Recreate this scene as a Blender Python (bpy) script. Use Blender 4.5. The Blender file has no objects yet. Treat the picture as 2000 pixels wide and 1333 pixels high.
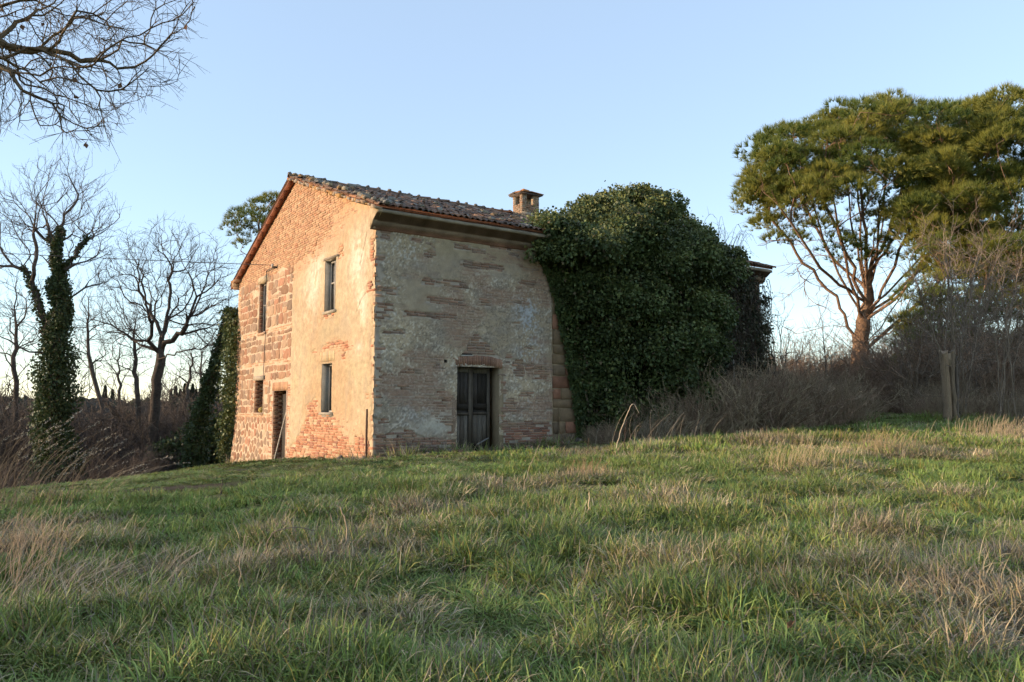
import bpy, math, random
import numpy as np
from mathutils import Vector

R = math.radians
scene = bpy.context.scene
COL = scene.collection

# ------------------------------------------------------------------ camera, sky, sun, exposure
EYE = 1.6
cam_d = bpy.data.cameras.new('camera')
cam_d.sensor_width = 36.0
cam_d.lens = 27.97
cam_d.clip_start = 0.05
cam_d.clip_end = 6000
cam = bpy.data.objects.new('camera', cam_d)
cam.location = (0, 0, EYE)
cam.rotation_euler = (R(90 + 4.93), 0, 0)
COL.objects.link(cam)
scene.camera = cam

SUN_EL = 9.0
SUN_DIR = Vector((-1.0, -0.18, 0)).normalized()          # towards the sun, seen from above
SUN_VEC = Vector((SUN_DIR.x * math.cos(R(SUN_EL)), SUN_DIR.y * math.cos(R(SUN_EL)), math.sin(R(SUN_EL))))
world = bpy.data.worlds.new('World')
scene.world = world
world.use_nodes = True
wn = world.node_tree
sky = wn.nodes.new('ShaderNodeTexSky')
sky.sky_type = 'NISHITA'
sky.sun_disc = False
sky.sun_elevation = R(SUN_EL)
sky.sun_rotation = math.atan2(SUN_DIR.x, SUN_DIR.y)
sky.air_density = 1.0
sky.dust_density = 0.0
sky.ozone_density = 1.5
sky.altitude = 300
bg = wn.nodes['Background']
bg.inputs['Strength'].default_value = 0.10
# clear sky with an even pale blue mixed in, paling it and lifting the fill
pale_mix = wn.nodes.new('ShaderNodeMix'); pale_mix.data_type = 'RGBA'; pale_mix.inputs[0].default_value = 0.40
pale_mix.inputs[7].default_value = (2.3, 2.82, 3.7, 1)
wn.links.new(sky.outputs[0], pale_mix.inputs[6])
wn.links.new(pale_mix.outputs[2], bg.inputs['Color'])

sun_d = bpy.data.lights.new('sun', 'SUN')
sun_d.energy = 2.0
sun_d.angle = R(0.6)
sun_d.color = (1.0, 0.76, 0.52)
sun = bpy.data.objects.new('sun', sun_d)
sun.rotation_euler = (-SUN_VEC).to_track_quat('-Z', 'Y').to_euler()
sun.location = (-40, -10, 30)
COL.objects.link(sun)

scene.view_settings.view_transform = 'Standard'
scene.view_settings.look = 'None'
scene.view_settings.gamma = 1.0
scene.view_settings.use_curve_mapping = False
scene.view_settings.exposure = 1.86
scene.render.engine = 'CYCLES'
cy = scene.cycles
cy.use_denoising = True
cy.max_bounces = 3
cy.diffuse_bounces = 2
cy.glossy_bounces = 1
cy.transmission_bounces = 1
cy.caustics_reflective = False
cy.caustics_refractive = False
cy.use_adaptive_sampling = True
cy.adaptive_threshold = 0.015
cy.adaptive_min_samples = 24
cy.use_light_tree = False

# ------------------------------------------------------------------ numpy helpers
def rngf(seed):
    return np.random.default_rng(seed)

def _hash(ix, iy, seed):
    h = (ix.astype(np.int64) * 374761393 + iy.astype(np.int64) * 668265263 + seed * 974634777) & 0xFFFFFFFF
    h = ((h ^ (h >> 13)) * 1274126177) & 0xFFFFFFFF
    h = ((h ^ (h >> 16)) * 2246822519) & 0xFFFFFFFF
    return ((h ^ (h >> 15)) & 0xFFFFFF) / float(0xFFFFFF)

def vnoise(x, y, seed=0):
    x = np.asarray(x, float); y = np.asarray(y, float)
    ix = np.floor(x); iy = np.floor(y)
    fx = x - ix; fy = y - iy
    fx = fx * fx * (3 - 2 * fx); fy = fy * fy * (3 - 2 * fy)
    a = _hash(ix, iy, seed); b = _hash(ix + 1, iy, seed)
    c = _hash(ix, iy + 1, seed); d = _hash(ix + 1, iy + 1, seed)
    return (a * (1 - fx) + b * fx) * (1 - fy) + (c * (1 - fx) + d * fx) * fy

def fbm(x, y, seed=0, octv=4, gain=0.5):
    s = 0; a = 1; n = 0
    x = np.asarray(x, float); y = np.asarray(y, float)
    for k in range(octv):
        s = s + a * vnoise(x, y, seed + k * 17); n += a
        x = x * 2.03 + 3.1; y = y * 2.03 + 7.7; a *= gain
    return s / n

def sstep(a, b, x):
    t = np.clip((x - a) / (b - a), 0, 1)
    return t * t * (3 - 2 * t)

def lerp(a, b, t):
    return np.asarray(a) * (1 - t) + np.asarray(b) * t

def np_mesh(name, V, F, col=None, smooth=False):
    """V (n,3), F: array (m,k) or list of such arrays; col (n,3) point colours."""
    me = bpy.data.meshes.new(name)
    V = np.ascontiguousarray(V, dtype=np.float32)
    Fs = F if isinstance(F, list) else [F]
    Fs = [np.asarray(f, dtype=np.int32) for f in Fs if len(f)]
    me.vertices.add(len(V))
    me.vertices.foreach_set('co', V.ravel())
    idx = np.concatenate([f.ravel() for f in Fs])
    tot = np.concatenate([np.full(len(f), f.shape[1], np.int32) for f in Fs])
    start = np.concatenate([[0], np.cumsum(tot)[:-1]]).astype(np.int32)
    me.loops.add(len(idx))
    me.loops.foreach_set('vertex_index', idx)
    me.polygons.add(len(tot))
    me.polygons.foreach_set('loop_start', start)
    if smooth:
        me.polygons.foreach_set('use_smooth', np.ones(len(tot), dtype=bool))
    if col is not None:
        at = me.color_attributes.new('col', 'FLOAT_COLOR', 'POINT')
        c4 = np.ones((len(V), 4), np.float32); c4[:, :3] = col
        at.data.foreach_set('color', c4.ravel())
    me.update(calc_edges=True)
    me.validate()
    return me

class MB:
    """Collects vertices, faces (by size) and point colours; builds ONE mesh."""
    def __init__(self):
        self.V = []; self.F = {}; self.C = []; self.n = 0
    def add(self, V, F, col=(.5, .5, .5)):
        V = np.asarray(V, float).reshape(-1, 3)
        Fs = F if isinstance(F, list) and np.ndim(F[0]) == 2 else [F]
        for f in Fs:
            f = np.asarray(f, int)
            if len(f):
                self.F.setdefault(f.shape[1], []).append(f + self.n)
        c = np.asarray(col, float)
        if c.ndim == 1: c = np.tile(c, (len(V), 1))
        self.V.append(V); self.C.append(c); self.n += len(V)
        return self
    def box(self, x0, x1, y0, y1, z0, z1, col=(.5, .5, .5), jit=0, rng=None, rot=None, about=None):
        V = np.array([[x, y, z] for x in (x0, x1) for y in (y0, y1) for z in (z0, z1)], float)
        if jit and rng is not None: V = V + rng.normal(0, jit, V.shape)
        if rot is not None:
            c = np.array(about if about is not None else V.mean(0))
            V = (V - c) @ np.array(rot).T + c
        F = [[0, 1, 3, 2], [4, 6, 7, 5], [0, 4, 5, 1], [2, 3, 7, 6], [0, 2, 6, 4], [1, 5, 7, 3]]
        return self.add(V, F, col)
    def mesh(self, name, smooth=False):
        return np_mesh(name, np.concatenate(self.V), [np.concatenate(f) for f in self.F.values()], np.concatenate(self.C), smooth)
    def build(self, name, material, parent=None, smooth=False):
        return put(name, self.mesh(name, smooth), material, parent)

def put(name, me, material=None, parent=None, loc=(0, 0, 0), rot=(0, 0, 0), scl=(1, 1, 1)):
    o = bpy.data.objects.new(name, me)
    if material is not None and me is not None and not len(me.materials): me.materials.append(material)
    o.location = loc; o.rotation_euler = rot; o.scale = scl
    if parent is not None: o.parent = parent
    COL.objects.link(o)
    return o

def empty(name, loc=(0, 0, 0), rz=0):
    o = bpy.data.objects.new(name, None)
    o.location = loc; o.rotation_euler = (0, 0, rz); o.empty_display_size = 0.3
    COL.objects.link(o)
    return o

def tag(o, label=None, cat=None, group=None, kind=None):
    if label: o['label'] = label
    if cat: o['category'] = cat
    if group: o['group'] = group
    if kind: o['kind'] = kind
    return o

def rotx(a): c, s = math.cos(a), math.sin(a); return np.array([[1, 0, 0], [0, c, -s], [0, s, c]])
def roty(a): c, s = math.cos(a), math.sin(a); return np.array([[c, 0, s], [0, 1, 0], [-s, 0, c]])
def rotz(a): c, s = math.cos(a), math.sin(a); return np.array([[c, -s, 0], [s, c, 0], [0, 0, 1]])

def tubes(chains, sides=4):
    """chains: list of (pts (k,3), radii (k,)) -> V, F quads, chain index of every vertex."""
    groups = {}
    for i, (p, r) in enumerate(chains):
        groups.setdefault(len(p), []).append(i)
    Vs, Fs, Is = [], [], []; n = 0
    ang = np.arange(sides) * 2 * math.pi / sides
    for k, ids in groups.items():
        if k < 2: continue
        P = np.array([chains[i][0] for i in ids], float); r = np.array([chains[i][1] for i in ids], float)
        T = np.gradient(P, axis=1)
        T /= np.linalg.norm(T, axis=2, keepdims=True) + 1e-9
        mean = np.abs(P[:, -1] - P[:, 0])
        ref = np.zeros_like(mean); ref[np.arange(len(ids)), np.argmin(mean, axis=1)] = 1
        A = np.cross(T, ref[:, None, :]); A /= np.linalg.norm(A, axis=2, keepdims=True) + 1e-9
        B = np.cross(T, A)
        ring = P[:, :, None, :] + r[:, :, None, None] * (A[:, :, None, :] * np.cos(ang)[None, None, :, None] + B[:, :, None, :] * np.sin(ang)[None, None, :, None])
        Vs.append(ring.reshape(-1, 3))
        base = (np.arange(len(ids))[:, None, None] * k + np.arange(k - 1)[None, :, None]) * sides
        j = np.arange(sides)[None, None, :]; j2 = (j + 1) % sides
        f = np.stack([base + j, base + j2, base + sides + j2, base + sides + j], axis=-1).reshape(-1, 4)
        Fs.append(f + n); n += len(ids) * k * sides
        Is.append(np.repeat(np.array(ids), k * sides))
    return np.concatenate(Vs), np.concatenate(Fs), np.concatenate(Is)

# ------------------------------------------------------------------ materials
def new_mat(name):
    m = bpy.data.materials.new(name); m.use_nodes = True
    nt = m.node_tree
    return m, nt, nt.nodes['Principled BSDF']

def mat(name, base=None, var=0.25, scale=8.0, rough=0.85, bump=0.0, bscale=40.0, attr=False, rand=0.0, spec=0.3, stretch=None, coords='Object', fine=0.0, fscale=150.0):
    """Principled with colour (plain or the 'col' attribute) broken up by noise, per-object brightness and bump."""
    m, nt, b = new_mat(name)
    N, L = nt.nodes, nt.links
    tc = N.new('ShaderNodeTexCoord')
    vec = tc.outputs[coords]
    if stretch:
        mp = N.new('ShaderNodeMapping'); mp.inputs['Scale'].default_value = stretch
        L.new(vec, mp.inputs['Vector']); vec = mp.outputs[0]
    def mul(c, src, lo, hi):
        mr = N.new('ShaderNodeMapRange'); mr.inputs['From Min'].default_value = 0.25; mr.inputs['From Max'].default_value = 0.75
        mr.inputs['To Min'].default_value = lo; mr.inputs['To Max'].default_value = hi
        L.new(src, mr.inputs['Value'])
        mx = N.new('ShaderNodeMix'); mx.data_type = 'RGBA'; mx.blend_type = 'MULTIPLY'; mx.inputs[0].default_value = 1
        L.new(c, mx.inputs[6]); L.new(mr.outputs[0], mx.inputs[7])
        return mx.outputs[2]
    if attr:
        a = N.new('ShaderNodeAttribute'); a.attribute_name = 'col'; c = a.outputs['Color']
    else:
        rgb = N.new('ShaderNodeRGB'); rgb.outputs[0].default_value = (*base, 1); c = rgb.outputs[0]
    if var:
        n1 = N.new('ShaderNodeTexNoise'); n1.inputs['Scale'].default_value = scale; n1.inputs['Detail'].default_value = 5
        n1.inputs['Roughness'].default_value = 0.65
        L.new(vec, n1.inputs['Vector']); c = mul(c, n1.outputs['Fac'], 1 - var, 1 + var)
    if fine:
        n3 = N.new('ShaderNodeTexNoise'); n3.inputs['Scale'].default_value = fscale; n3.inputs['Detail'].default_value = 3
        L.new(vec, n3.inputs['Vector']); c = mul(c, n3.outputs['Fac'], 1 - fine, 1 + fine)
    if rand:
        oi = N.new('ShaderNodeObjectInfo')
        mr = N.new('ShaderNodeMapRange'); mr.inputs['To Min'].default_value = 1 - rand; mr.inputs['To Max'].default_value = 1 + rand
        L.new(oi.outputs['Random'], mr.inputs['Value'])
        mx = N.new('ShaderNodeMix'); mx.data_type = 'RGBA'; mx.blend_type = 'MULTIPLY'; mx.inputs[0].default_value = 1
        L.new(c, mx.inputs[6]); L.new(mr.outputs[0], mx.inputs[7]); c = mx.outputs[2]
    L.new(c, b.inputs['Base Color'])
    b.inputs['Roughness'].default_value = rough
    b.inputs['Specular IOR Level'].default_value = spec
    if bump:
        n2 = N.new('ShaderNodeTexNoise'); n2.inputs['Scale'].default_value = bscale; n2.inputs['Detail'].default_value = 4
        L.new(vec, n2.inputs['Vector'])
        bp = N.new('ShaderNodeBump'); bp.inputs['Strength'].default_value = bump; bp.inputs['Distance'].default_value = 0.02
        L.new(n2.outputs['Fac'], bp.inputs['Height']); L.new(bp.outputs[0], b.inputs['Normal'])
    return m

def leaf_mat(name, rough=0.55, spec=0.35, trans=0.25, rand=0.2):
    """two-sided foliage: colour from 'col', some light through the leaf."""
    m, nt, b = new_mat(name)
    N, L = nt.nodes, nt.links
    a = N.new('ShaderNodeAttribute'); a.attribute_name = 'col'
    c = a.outputs['Color']
    if rand:
        oi = N.new('ShaderNodeObjectInfo')
        mr = N.new('ShaderNodeMapRange'); mr.inputs['To Min'].default_value = 1 - rand; mr.inputs['To Max'].default_value = 1 + rand
        L.new(oi.outputs['Random'], mr.inputs['Value'])
        mx = N.new('ShaderNodeMix'); mx.data_type = 'RGBA'; mx.blend_type = 'MULTIPLY'; mx.inputs[0].default_value = 1
        L.new(c, mx.inputs[6]); L.new(mr.outputs[0], mx.inputs[7]); c = mx.outputs[2]
    L.new(c, b.inputs['Base Color'])
    b.inputs['Roughness'].default_value = rough
    b.inputs['Specular IOR Level'].default_value = spec
    if trans:
        t = N.new('ShaderNodeBsdfTranslucent'); L.new(c, t.inputs['Color'])
        ms = N.new('ShaderNodeMixShader'); ms.inputs[0].default_value = trans
        L.new(b.outputs[0], ms.inputs[1]); L.new(t.outputs[0], ms.inputs[2])
        L.new(ms.outputs[0], nt.nodes['Material Output'].inputs['Surface'])
    return m

M = {}
M['plaster'] = mat('plaster', attr=True, var=0.16, scale=6, rough=0.92, bump=0.5, bscale=60, spec=0.15, fine=0.14, fscale=70)
M['brick'] = mat('brick', attr=True, var=0.22, scale=9, rough=0.9, bump=0.4, bscale=90, rand=0.16, spec=0.15)
M['stone'] = mat('stone', attr=True, var=0.25, scale=7, rough=0.92, bump=0.6, bscale=50, rand=0.14, spec=0.12)
M['tile'] = mat('tile', attr=True, var=0.45, scale=9, rough=0.92, bump=0.5, bscale=60, rand=0.3, spec=0.12, coords='Generated')
M['tile_field'] = mat('tile_field', attr=True, var=0.45, scale=7, rough=0.92, bump=0.5, bscale=60, spec=0.12)
M['oldwood'] = mat('oldwood', attr=True, var=0.4, scale=5, rough=0.85, bump=0.4, bscale=20, spec=0.2, stretch=(9, 9, 0.7), fine=0.25, fscale=22)
M['bark'] = mat('bark', attr=True, var=0.4, scale=3, rough=0.95, bump=1.0, bscale=9, spec=0.1, rand=0.1, fine=.3, fscale=14)
M['metal'] = mat('metal', (0.09, 0.045, 0.03), var=0.3, scale=14, rough=0.7)
M['cable'] = mat('cable', (0.03, 0.03, 0.033), var=0.1, rough=0.6)
M['dark_room'] = mat('dark_room', (0.16, 0.14, 0.12), var=0.2, scale=2, rough=0.95)
M['ivy'] = leaf_mat('ivy', rough=0.55, spec=0.3, trans=0.15, rand=0)
M['needles'] = leaf_mat('needles', rough=0.5, spec=0.3, trans=0.35, rand=0)
M['grass'] = leaf_mat('grass', rough=0.7, spec=0.12, trans=0, rand=0.25)
M['dry'] = leaf_mat('dry', rough=0.8, spec=0.1, trans=0, rand=0.2)
M['twig'] = mat('twig', attr=True, var=0.2, scale=2, rough=0.95, spec=0.1, rand=0.35)

# ------------------------------------------------------------------ terrain
RIDGE = (-0.02083925, 0.03905136, -0.00205697, 0.00341553, -0.00058538)
_gp = np.array([(0, 0, 0), (0, 5, .03), (-3.3, 19, .48), (-9.84, 28.4, -.34), (-.1, 21.2, .53), (1.75, 22.5, .66), (13.8, 25, 1.22), (15, 32, 1.4), (-9.7, 20, -.13), (-8.5, 13.5, .12), (6, 18, .75), (3, 10, .25), (-4, 10, .18), (8.5, 30, 1.25), (5, 8, .22), (-6.9, 24.2, -0.1), (12.5, 30, 1.40), (16, 35, 1.55)])
def _quad(x, y):
    a, b, c, d, e = RIDGE
    return a * x + b * y + c * x * x + d * x * y + e * y * y
_res = _gp[:, 2] - _quad(_gp[:, 0], _gp[:, 1])
_K = np.exp(-((_gp[:, None, :2] - _gp[None, :, :2]) ** 2).sum(-1) / (2 * 3.5 ** 2)) + 0.02 * np.eye(len(_gp))
_w = np.linalg.solve(_K, _res)

def ground(x, y):
    x = np.asarray(x, float); y = np.asarray(y, float)
    xc = np.clip(x, -14, 20); yc = np.clip(y, -6, 36)
    z = _quad(xc, yc)
    for (gx, gy, _), w in zip(_gp, _w):
        z = z + w * np.exp(-((xc - gx) ** 2 + (yc - gy) ** 2) / (2 * 3.5 ** 2))
    # the bank on the left: the meadow ends in a lip and falls into the wood
    lip = -9.3 - 0.10 * (np.clip(y, 0, 34) - 12)
    d = lip - x
    drop = 0.34 * np.where(d > 0, np.sqrt(d * d + 1.0) - 1.0, 0)
    drop = 7.0 * (1 - np.exp(-drop / 7.0))
    drop = drop * sstep(2, 9, y)
    z = z - drop
    # behind the house the land sinks
    z = z - 3.0 * sstep(44, 110, y)
    # far ridge
    far = np.hypot(x, y)
    z = z + sstep(170, 480, far) * (11.0 + 5 * (fbm(x / 160, y / 160, 5, 3) - .5)) * sstep(60, -120, x) + sstep(170, 480, far) * 2.0
    # small unevenness
    near = sstep(60, 30, far)
    z = z + near * (0.20 * (fbm(x * .55, y * .55, 11, 3) - .5) + 0.11 * sstep(26, 12, far) * (fbm(x * 1.9, y * 1.9, 12, 3) - .5))
    return z

HANG = math.atan2(0.572, 0.820)
CORNER = np.array([-3.2965, 19.0, 0.4831])
U = np.array([0.8202, 0.5721, 0]); Vv = np.array([-0.5721, 0.8202, 0])
def to_house(x, y):
    dx = x - CORNER[0]; dy = y - CORNER[1]
    return dx * U[0] + dy * U[1], dx * Vv[0] + dy * Vv[1]
def from_house(s, t, z=0):
    return CORNER + U * s + Vv * t + np.array([0, 0, z])

# bare digging marks in the turf: (x, y, rx, ry, angle)
SOIL = [(-5.6, 13.6, 1.5, .28, .12), (-4.3, 13.9, .8, .16, .15), (-7.9, 14.2, .9, .25, 0.2), (-3.7, 14.6, .5, .2, .2), (-5.2, 16.2, .9, .16, .3), (-2.4, 16.0, .35, .14, 0),
        (-7.6, 11.9, .6, .3, .3), (7.2, 22.4, .45, .2, 0), (8.6, 21.0, .7, .3, .2), (-1.4, 17.6, .5, .14, .5), (1.0, 21.2, 1.7, .32, .6), (-1.6, 19.55, 1.7, .3, .61), (3.2, 22.7, 1.3, .3, .6), (-7.0, 17.5, 1.0, .15, .2), (9.6, 23.6, .5, .2, 0)]
def soil(x, y):
    m = np.zeros(np.shape(x))
    for sx, sy, rx, ry, a in SOIL:
        dx = x - sx; dy = y - sy
        c, s = math.cos(a), math.sin(a)
        q = ((dx * c + dy * s) / rx) ** 2 + ((-dx * s + dy * c) / ry) ** 2
        m = np.maximum(m, np.exp(-q * 1.2))
    return sstep(.35, .75, m + .5 * (fbm(x * 3, y * 3, 31, 3) - .5))

def make_terrain():
    near = np.arange(-24, 30.01, 0.3)
    out = np.array([32, 36, 42, 50, 60, 75, 95, 120, 150, 190, 240, 300, 380, 480, 600, 800, 1100, 1600, 2600])
    xs = np.concatenate([-out[::-1] + 6, near, out])
    ys = np.concatenate([-out[::-1] + 20, np.arange(-10, 46.01, 0.3), out + 16])
    xs = np.unique(xs); ys = np.unique(ys)
    X, Y = np.meshgrid(xs, ys, indexing='ij')
    Z = ground(X, Y)
    s = soil(X, Y)
    Z = Z + s * (0.05 * fbm(X * 4, Y * 4, 33, 2) - .01)
    V = np.stack([X, Y, Z], -1).reshape(-1, 3)
    i = np.arange(len(xs) - 1)[:, None] * len(ys) + np.arange(len(ys) - 1)[None]
    F = np.stack([i, i + len(ys), i + len(ys) + 1, i + 1], -1).reshape(-1, 4)
    n = fbm(X * .5, Y * .5, 41, 4)
    c = lerp((.060, .075, .022), (.13, .11, .05), sstep(.35, .7, n)[..., None])
    c = lerp(c, (.075, .055, .038), s[..., None])
    lip = -9.3 - 0.10 * (np.clip(Y, 0, 34) - 12)
    wood = np.maximum(sstep(0, 2.5, lip - X) * sstep(2, 9, Y), sstep(38, 46, Y))
    c = lerp(c, (.07, .05, .035), wood[..., None])
    far = np.hypot(X, Y)
    c = lerp(c, (.07, .065, .045), sstep(150, 260, far)[..., None])
    me = np_mesh('meadow', V, F, c.reshape(-1, 3), True)
    tag(put('meadow', me, mat('meadow_soil', attr=True, var=.35, scale=3, rough=.95, bump=.6, bscale=25, spec=.1, fine=.3, fscale=30)), kind='structure')
make_terrain()

# ------------------------------------------------------------------ the farmhouse (local x along the front, y along the gable, z up)
house = empty('farmhouse', CORNER, HANG)
tag(house, 'abandoned two storey brick and stone farmhouse half covered in ivy', 'house')
GW, FL = 11.44, 14.5
APEX = 5.78
def roof_u(t):                       # underside of the roof above the gable
    t = np.asarray(t, float)
    return np.where(t < APEX, 8.05 - .35 * (APEX - t), 8.05 - .425 * (t - APEX))
def roof_t(t):                       # top of the deck
    return roof_u(t) + 0.10

WIN = {'UL': (8.25, 8.97, 3.65, 5.30), 'UR': (2.42, 3.18, 3.78, 5.18), 'LR': (2.56, 3.29, 1.04, 2.36), 'LL': (8.35, 9.20, 1.02, 2.08), 'GD': (6.12, 7.30, -1.3, 1.70)}
FDOOR = (2.30, 3.60, -0.6, 2.22)
PUTLOG = (1.92, 2.01, 2.30, 2.38)

def inpoly(a, b, poly):
    poly = np.asarray(poly, float)
    ins = np.zeros(np.shape(a), bool)
    j = len(poly) - 1
    for i in range(len(poly)):
        xi, yi = poly[i]; xj, yj = poly[j]
        c = ((yi > b) != (yj > b)) & (a < (xj - xi) * (b - yi) / (yj - yi + 1e-12) + xi)
        ins ^= c; j = i
    return ins

GP1 = [(5.72, 0.04), (5.19, 0.27), (4.79, 0.54), (4.41, 0.83), (4.22, 0.98), (4.53, 1.19), (4.14, 1.37), (3.58, 1.48), (3.47, 1.29), (3.75, 1.15), (3.36, 0.98), (2.39, 0.92), (2.29, 0.72), (2.04, 0.76), (2.12, 0.63), (1.7, 0.47), (1.46, 0.48), (1.37, 0.29), (1.06, 0.27), (1.0, 0.52), (0.62, 0.5), (0.3, 0.40), (-.1, .44), (-.1, -1.4), (5.72, -1.4)]
GBITS = [(1.62, 3.30, 2.72, 2.90), (3.66, 4.02, 2.64, 2.76), (1.60, 1.95, 2.40, 2.72), (2.1, 2.75, 6.45, 6.95), (4.05, 4.3, 5.45, 6.0), (0.0, .28, 4.75, 5.35), (0.0, .45, 3.95, 4.22), (0, .12, .5, 5.6), (2.55, 3.4, .88, 1.03), (2.5, 3.3, 3.60, 3.72), (1.9, 2.3, 5.1, 5.5), (0.25, .45, 1.35, 1.5), (.1, .2, 2.3, 2.9)]
CRACK = [[(0.04, 4.18), (0.43, 4.03), (0.76, 3.87), (1.1, 3.53)], [(0.5, 5.5), (0.61, 5.21), (0.8, 4.95), (0.87, 4.7)], [(0.2, 5.2), (.05, 4.9)], [(2.4, 5.2), (2.15, 5.5)]]

def gable_expose(t, z):
    """1 where brick or stone is bare, 0 where plaster still covers the gable"""
    w = .10 * (fbm(t * 3.2, z * 3.2, 3, 3) - .5) * 2
    w2 = .10 * (fbm(t * 3.2, z * 3.2, 53, 3) - .5) * 2
    m = inpoly(t + w, z + w2, GP1)
    for a0, a1, b0, b1 in GBITS:
        m |= (t + w > a0) & (t + w < a1) & (z + w2 * .8 > b0) & (z + w2 * .8 < b1)
    # upper brick triangle, running out in a ragged slope to the right
    edge = gable_edge(t, z)
    tri = (z > edge) & (t < 5.74) & (t > 2.9 + 1.0 * (fbm(t * 1.4, z * 1.4, 8, 3) - .5))
    tri |= (t >= 5.74)
    m = m | tri
    return m

def gable_edge(t, z):
    return 5.42 + .20 * np.clip(5.7 - t, 0, 6) + .35 * (fbm(t * 1.1, z * 1.1, 9, 4) - .5)
def gable_faint(t, z):
    """plaster worn thin below and right of the bare brick"""
    a = sstep(-.75, -.05, z - gable_edge(t, z)) * sstep(.3, 1.6, t)
    b = .8 * np.exp(-((t - 3.3) / 1.9) ** 2 - ((z - 6.2) / .8) ** 2) + .7 * np.exp(-((t - 2.2) / 1.2) ** 2 - ((z - 2.8) / .35) ** 2) + .7 * np.exp(-((t - 2.6) / 2.2) ** 2 - ((z - .75) / .45) ** 2)
    return np.clip(np.maximum(a, b) * (.35 + 1.1 * fbm(t * 1.6, z * 2.2, 95, 4)), 0, 1) * (t < 5.74)

def crack_d(t, z):
    d = np.full(np.shape(t), 9.0)
    w = .07 * (fbm(t * 8, z * 8, 77, 2) - .5)
    for pl in CRACK:
        for (a, b), (c, e) in zip(pl[:-1], pl[1:]):
            vx, vy = c - a, e - b; L2 = vx * vx + vy * vy
            k = np.clip(((t - a) * vx + (z - b) * vy) / L2, 0, 1)
            d = np.minimum(d, np.hypot(t - a - k * vx + w, z - b - k * vy))
    return d

FBOX = [[3.4, 5.36, 0.05, 0.45], [3.6, 3.78, 0.58, 2.22], [4.08, 4.39, 1.99, 2.46], [4.77, 5.21, 1.92, 2.26], [4.27, 4.66, 1.47, 1.59], [3.64, 4.16, 1.04, 1.4], [0.72, 1.19, 1.99, 2.1], [0.54, 0.97, 1.6, 1.71], [1.62, 1.88, 1.52, 1.6], [1.66, 1.99, 1.21, 1.36], [1.99, 2.29, 0.52, 0.84], [2.09, 2.44, 5.45, 5.58], [2.16, 2.65, 5.25, 5.4], [2.69, 3.19, 5.22, 5.37], [3.9, 4.24, 5.25, 5.35], [1.27, 2.58, 4.24, 4.42], [0.14, 0.69, 3.91, 4.11], [1.4, 2.45, 3.78, 3.97], [2.91, 3.41, 3.83, 4.01], [0.02, 0.54, 3.5, 3.73], [0.73, 2.28, 3.39, 3.55], [4.05, 4.43, 3.97, 4.07], [4.08, 4.39, 3.38, 3.47], [0.02, 0.39, 5.25, 5.6], [0.93, 1.22, 5.3, 5.42], [3.7, 5.3, .45, .8], [3.3, 3.9, 5.4, 5.55], [3.8, 4.0, 2.3, 2.6], [.02, .2, 1.0, 4.9], [2.3, 3.8, 4.80, 4.98], [4.2, 5.0, 4.55, 4.66], [.3, .75, 2.95, 3.06]]
FPYR = [(2.32, 2.30), (2.42, 2.50), (2.66, 2.79), (2.85, 3.1), (2.95, 3.08), (3.2, 2.88), (3.56, 2.55), (3.62, 2.3)]
def front_expose(s, z):
    """true where the front shows bare brick"""
    wa = .10 * (fbm(s * 3.0, z * 5, 21, 3) - .5) * 2
    wb = .045 * (fbm(s * 3.0, z * 5, 22, 3) - .5) * 2
    m = (z + wb * 2.5 < .50 + .12 * np.sin(s * 2.3)) & (s < 2.3)
    for a0, a1, b0, b1 in FBOX:
        m |= (s + wa * 1.6 > a0) & (s + wa * 1.6 < a1) & (z + wb > b0) & (z + wb < b1)
    m |= inpoly(s + wa, z + wb, FPYR)
    m |= fbm(s * 1.3, z * 3.6, 23, 4) > .73
    return m & (s < 5.38)

def front_faint(s, z):
    """worn thin: courses show faintly through the wash"""
    return sstep(.50, .70, fbm(s * .8, z * 1.7, 26, 4) + .12 * sstep(2.0, 2.6, s) * sstep(4.2, 4.7, z) + .1 * sstep(2.6, .6, z) * sstep(3.5, 4, s))

def grid_wall(a0, a1, b0, b1, step, holes, extra_b=None):
    A = np.arange(a0, a1 + 1e-6, step); B = np.arange(b0, b1 + 1e-6, step)
    for h in holes:
        for e in h[:2]:
            A = A[np.abs(A - e) > step * .45]; A = np.sort(np.append(A, e))
        for e in h[2:]:
            B = B[np.abs(B - e) > step * .45]; B = np.sort(np.append(B, e))
    return A, B

def wall_faces(A, B, holes, top=None):
    ia = np.arange(len(A) - 1)[:, None]; ib = np.arange(len(B) - 1)[None]
    ca = (A[:-1] + A[1:])[:, None] / 2 + 0 * ib; cb = (B[:-1] + B[1:])[None] / 2 + 0 * ia
    keep = np.ones(ca.shape, bool)
    for h in holes:
        keep &= ~((ca > h[0]) & (ca < h[1]) & (cb > h[2]) & (cb < h[3]))
    if top is not None: keep &= (B[:-1][None] + 0 * ia) < top(ca)
    n = len(B)
    i = ia * n + ib
    F = np.stack([i, i + n, i + n + 1, i + 1], -1)[keep]
    return F

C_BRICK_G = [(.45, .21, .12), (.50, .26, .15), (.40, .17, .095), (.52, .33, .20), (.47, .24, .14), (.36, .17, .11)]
C_BRICK_F = [(.26, .145, .10), (.30, .175, .12), (.23, .135, .10), (.32, .215, .145), (.27, .175, .125), (.21, .145, .115)]

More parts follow.
